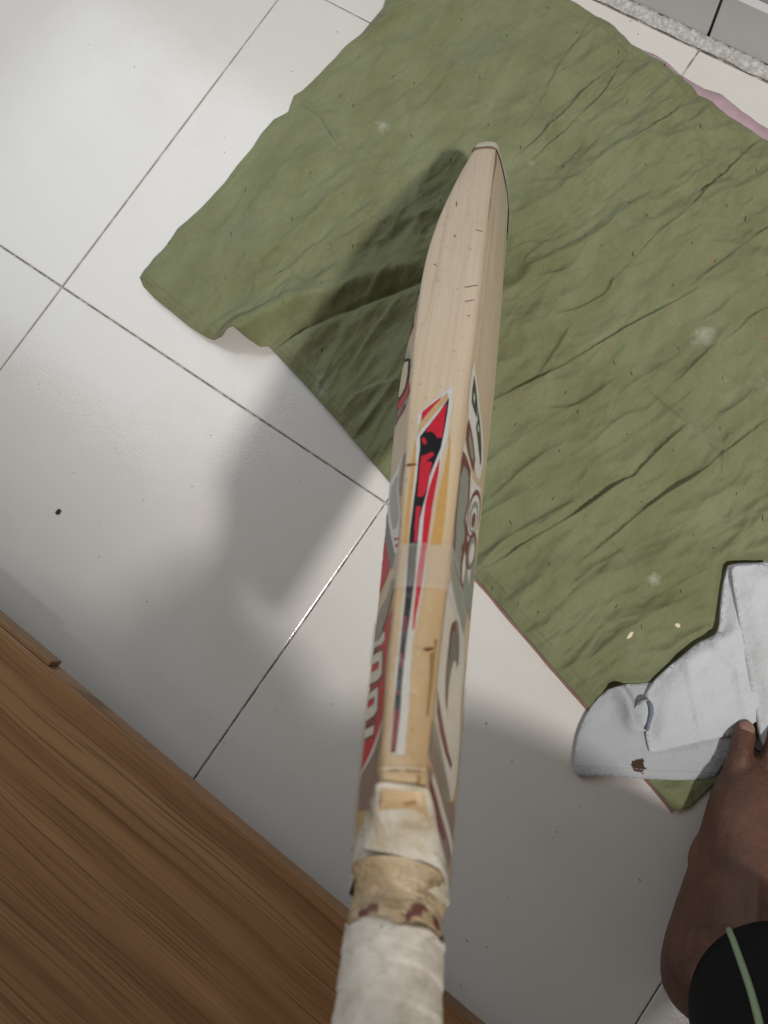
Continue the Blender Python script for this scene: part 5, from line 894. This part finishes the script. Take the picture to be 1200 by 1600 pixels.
# toe tape wrap
V = []; tu = [(.0030, 1.0), (.0000, 1.0), (-.004, 1.0), (-.0075, 1.0), (-.0105, 1.0), (-.013, 1.0), (-.0155, .985), (-.0168, .95), (-.0174, .86), (-.0176, .3)]
for q, (u, sc_) in enumerate(tu):
    for k, p in enumerate(section(max(u, -.013), .0011)):
        rag = (.0014 * float(vnoise(p.y * 150, p.z * 220)) + .0006 * float(vnoise(p.y * 600, p.z * 700))) if q == 0 else 0
        lump = 1 + .012 * float(vnoise(p.y * 200 + q, p.z * 200))
        V.append(Vector((u + rag, p.y * sc_ * (lump if q else 1), .0082 + (p.z - .0082) * sc_ * (lump if q else 1))))
ns_ = len(section(0.)); F = grid_faces(len(tu), ns_, True) + [tuple(range((len(tu) - 1) * ns_, len(tu) * ns_))]
bpart('toe_tape', V, F, M['toe_tape'])
# handle
def hc(u): return Vector((u, 0, .0125 - .05 * max(0, u - .585)))
def tube(us_, rf, name, mat, cap0=False, cap1=True, n=56, parent=None):
    V = []
    for i, u in enumerate(us_):
        c = hc(u)
        for k in range(n):
            th = 2 * math.pi * k / n; r = rf(u, th)
            V.append(Vector((c.x + (rf.dx(u, th) if hasattr(rf, 'dx') else 0), c.y + r * math.cos(th) * 1.0, c.z + r * math.sin(th))))
    F = grid_faces(len(us_), n, True)
    if cap0: F.append(tuple(range(n)))
    if cap1: F.append(tuple(range((len(us_) - 1) * n, len(us_) * n)))
    return bpart(name, V, F, mat, parent)
def r_bind(u, th):
    step_ = .0005 * ((u - .555) / .0075 + th / (2 * math.pi)) % .0005
    return .0163 + .0078 * math.exp(-max(0, u - .5705) / .0042) * abs(math.cos(th)) ** 1.5 + .0005 * float(vnoise(th * 3 + 3, u * 300)) + step_ + .0004 * math.sin((u * 420) + th)
tube(np.linspace(.5700, .594, 70), r_bind, 'handle_binding', M['binding'])
def r_grip(u, th):
    wrap = ((u - .588) / .011 + th / (2 * math.pi) + .05 * float(vnoise(th * 2, u * 60))) % 1.0
    return .0173 + .0006 * wrap + .00012 * float(vnoise(th * 14, u * 900)) + .0002 * float(vnoise(th * 2, u * 160)) + .0005 * min(1, (u - .59) / .04)
r_grip.dx = lambda u, th: (.0022 * float(vnoise(th * 2.2 + 4, 1.3)) - .0030 * math.sin(th) * 0) * max(0, 1 - (u - .5885) / .004)
tube(np.linspace(.5885, .90, 420), r_grip, 'grip', M['grip'], True, True)
def r_stain(u, th): return .0172 + .0006 * float(vnoise(th * 5, u * 400))
V, F = [], []
n = 56; us2 = np.linspace(.583, .5905, 8)
for u in us2:
    for k in range(n):
        th = 2 * math.pi * k / n; c = hc(u); r = r_stain(u, th); V.append(Vector((u + .002 * float(vnoise(th * 3, 2.2)), r * math.cos(th), c.z + r * math.sin(th))))
gf = grid_faces(8, n, True)
F = [f for f in gf if float(vnoise((f[0] % n) * .42 + 3, (f[0] // n) * .5 + 7)) > .45]
bpart('red_stain', V, F, M['blood'], label='maroon smear where the grip meets the binding')
# white cloth tape over the near and far shoulders
base_r = section(.5585, .0014); V = []; tl = np.linspace(0, 1, 18)
seg = [(base_r[(k + 1) % len(base_r)] - base_r[k]).length for k in range(len(base_r))]; cum_ = np.r_[0, np.cumsum(seg)]
for s_ in tl:
    e_ = s_ * s_ * (3 - 2 * s_); u = .5585 + .0160 * (.35 * s_ + .65 * s_ ** 1.6); c = hc(u)
    for k, p in enumerate(base_r):
        th = -math.pi / 2 - 2 * math.pi * (cum_[k] - cum_[6]) / cum_[-1]
        d = Vector((math.cos(th), math.sin(th))); tg = Vector((d.x * .0182, c.z + d.y * .0180))
        w_ = .0006 * float(vnoise(p.y * 80 + 3 * s_, p.z * 120 + s_ * 9))
        V.append(Vector((u + (.0008 + .0030 * s_ ** 4) * float(vnoise(p.y * 70 + 2 * th, p.z * 90 + 5)), p.y + (tg.x - p.y) * e_ + w_ * d.x, p.z + (tg.y - p.z) * e_ + w_ * d.y)))
F = grid_faces(len(tl), len(base_r), True)
bpart('shoulder_tape', V, F, M['white_tape'])
# ------------------------------------------------------------------ crumbs and specks
def chip(name, xy, z, size, mat, seed, flat=.35):
    r = random.Random(seed); bm = bmesh.new(); bmesh.ops.create_icosphere(bm, subdivisions=2, radius=1)
    ph = r.random() * 6
    for v in bm.verts:
        s_ = 1 + .35 * float(vnoise(v.co.x * 2 + ph, v.co.y * 2 + v.co.z))
        v.co = Vector((v.co.x * size[0] * s_, v.co.y * size[1] * s_, max(-.4, v.co.z) * min(size) * flat * s_))
    me = bpy.data.meshes.new(name); bm.to_mesh(me); bm.free()
    o = link(name, me, mat); o.location = (xy[0], xy[1], z + min(size) * flat * .4); o.rotation_euler[2] = ph
    return o
FLK = [[0.6363,0.0198],[0.6648,0.0499]]; CRB = [[0.1439,-0.1807],[0.4047,0.0318]]; SPK = [[0.0637,0.3142],[0.0784,0.3746],[0.0569,0.2055],[0.0469,0.2187],[0.1318,-0.1424],[0.2074,-0.1253],[0.1835,-0.1654],[0.2045,-0.1916],[0.323,-0.027],[0.417,-0.1168],[-0.0887,0.2356],[-0.15,0.2324],[0.2245,-0.0385],[0.152,-0.1005],[0.2389,-0.0882],[0.2691,-0.1978],[0.2209,-0.2666],[0.4248,-0.2061],[0.4034,-0.2549],[0.4635,-0.172],[0.5804,-0.1083],[0.6149,-0.1219],[0.6747,-0.147],[0.747,-0.1388],[0.6774,-0.2544],[0.6624,-0.2598],[0.6705,-0.2113],[0.7446,-0.1912],[0.5937,-0.0405],[0.0443,-0.093],[0.0785,-0.0401],[0.7301,-0.1303],[0.6785,-0.1195],[0.6769,-0.2906],[0.3274,0.5241],[0.3412,0.5155],[0.4479,0.5293]]
tag(chip('wood_chip', FLK[0], float(cloth_z(*FLK[0])), (.0038, .0016), M['flake'], 3), 'long cream chip lying on the green cloth, farther from the garment', 'chip')
tag(chip('wood_chip', FLK[1], float(cloth_z(*FLK[1])), (.0024, .0019), M['flake'], 5), 'small rounded cream chip on the green cloth, nearer the garment', 'chip')
tag(chip('dark_crumb', CRB[0], .0002, (.0030, .0022), M['hair_dark'], 8, .6), 'largest dark crumb alone on the white tile at far left', 'crumb')
Vs, Fs = [], []
for i, (x, y) in enumerate(SPK):
    a = random.random() * 6.28; l_ = random.uniform(.0004, .0013); w = random.uniform(.0003, .0006); k = len(Vs); z = .0001
    for sx, sy, h in ((-1, -.4, 0), (.3, -1, 0), (1, .2, 0), (-.2, 1, 0), (0, 0, .0007)):
        Vs.append((x + math.cos(a) * l_ * sx - math.sin(a) * w * sy, y + math.sin(a) * l_ * sx + math.cos(a) * w * sy, z + h))
    Fs += [(k, k + 1, k + 4), (k + 1, k + 2, k + 4), (k + 2, k + 3, k + 4), (k + 3, k, k + 4)]
dust = link('floor_dust', mesh('floor_dust', Vs, Fs), M['hair_dark'], None, smooth=False)
tag(dust, 'tiny dark specks of dust scattered over the white tiles', 'dust', kind='stuff')
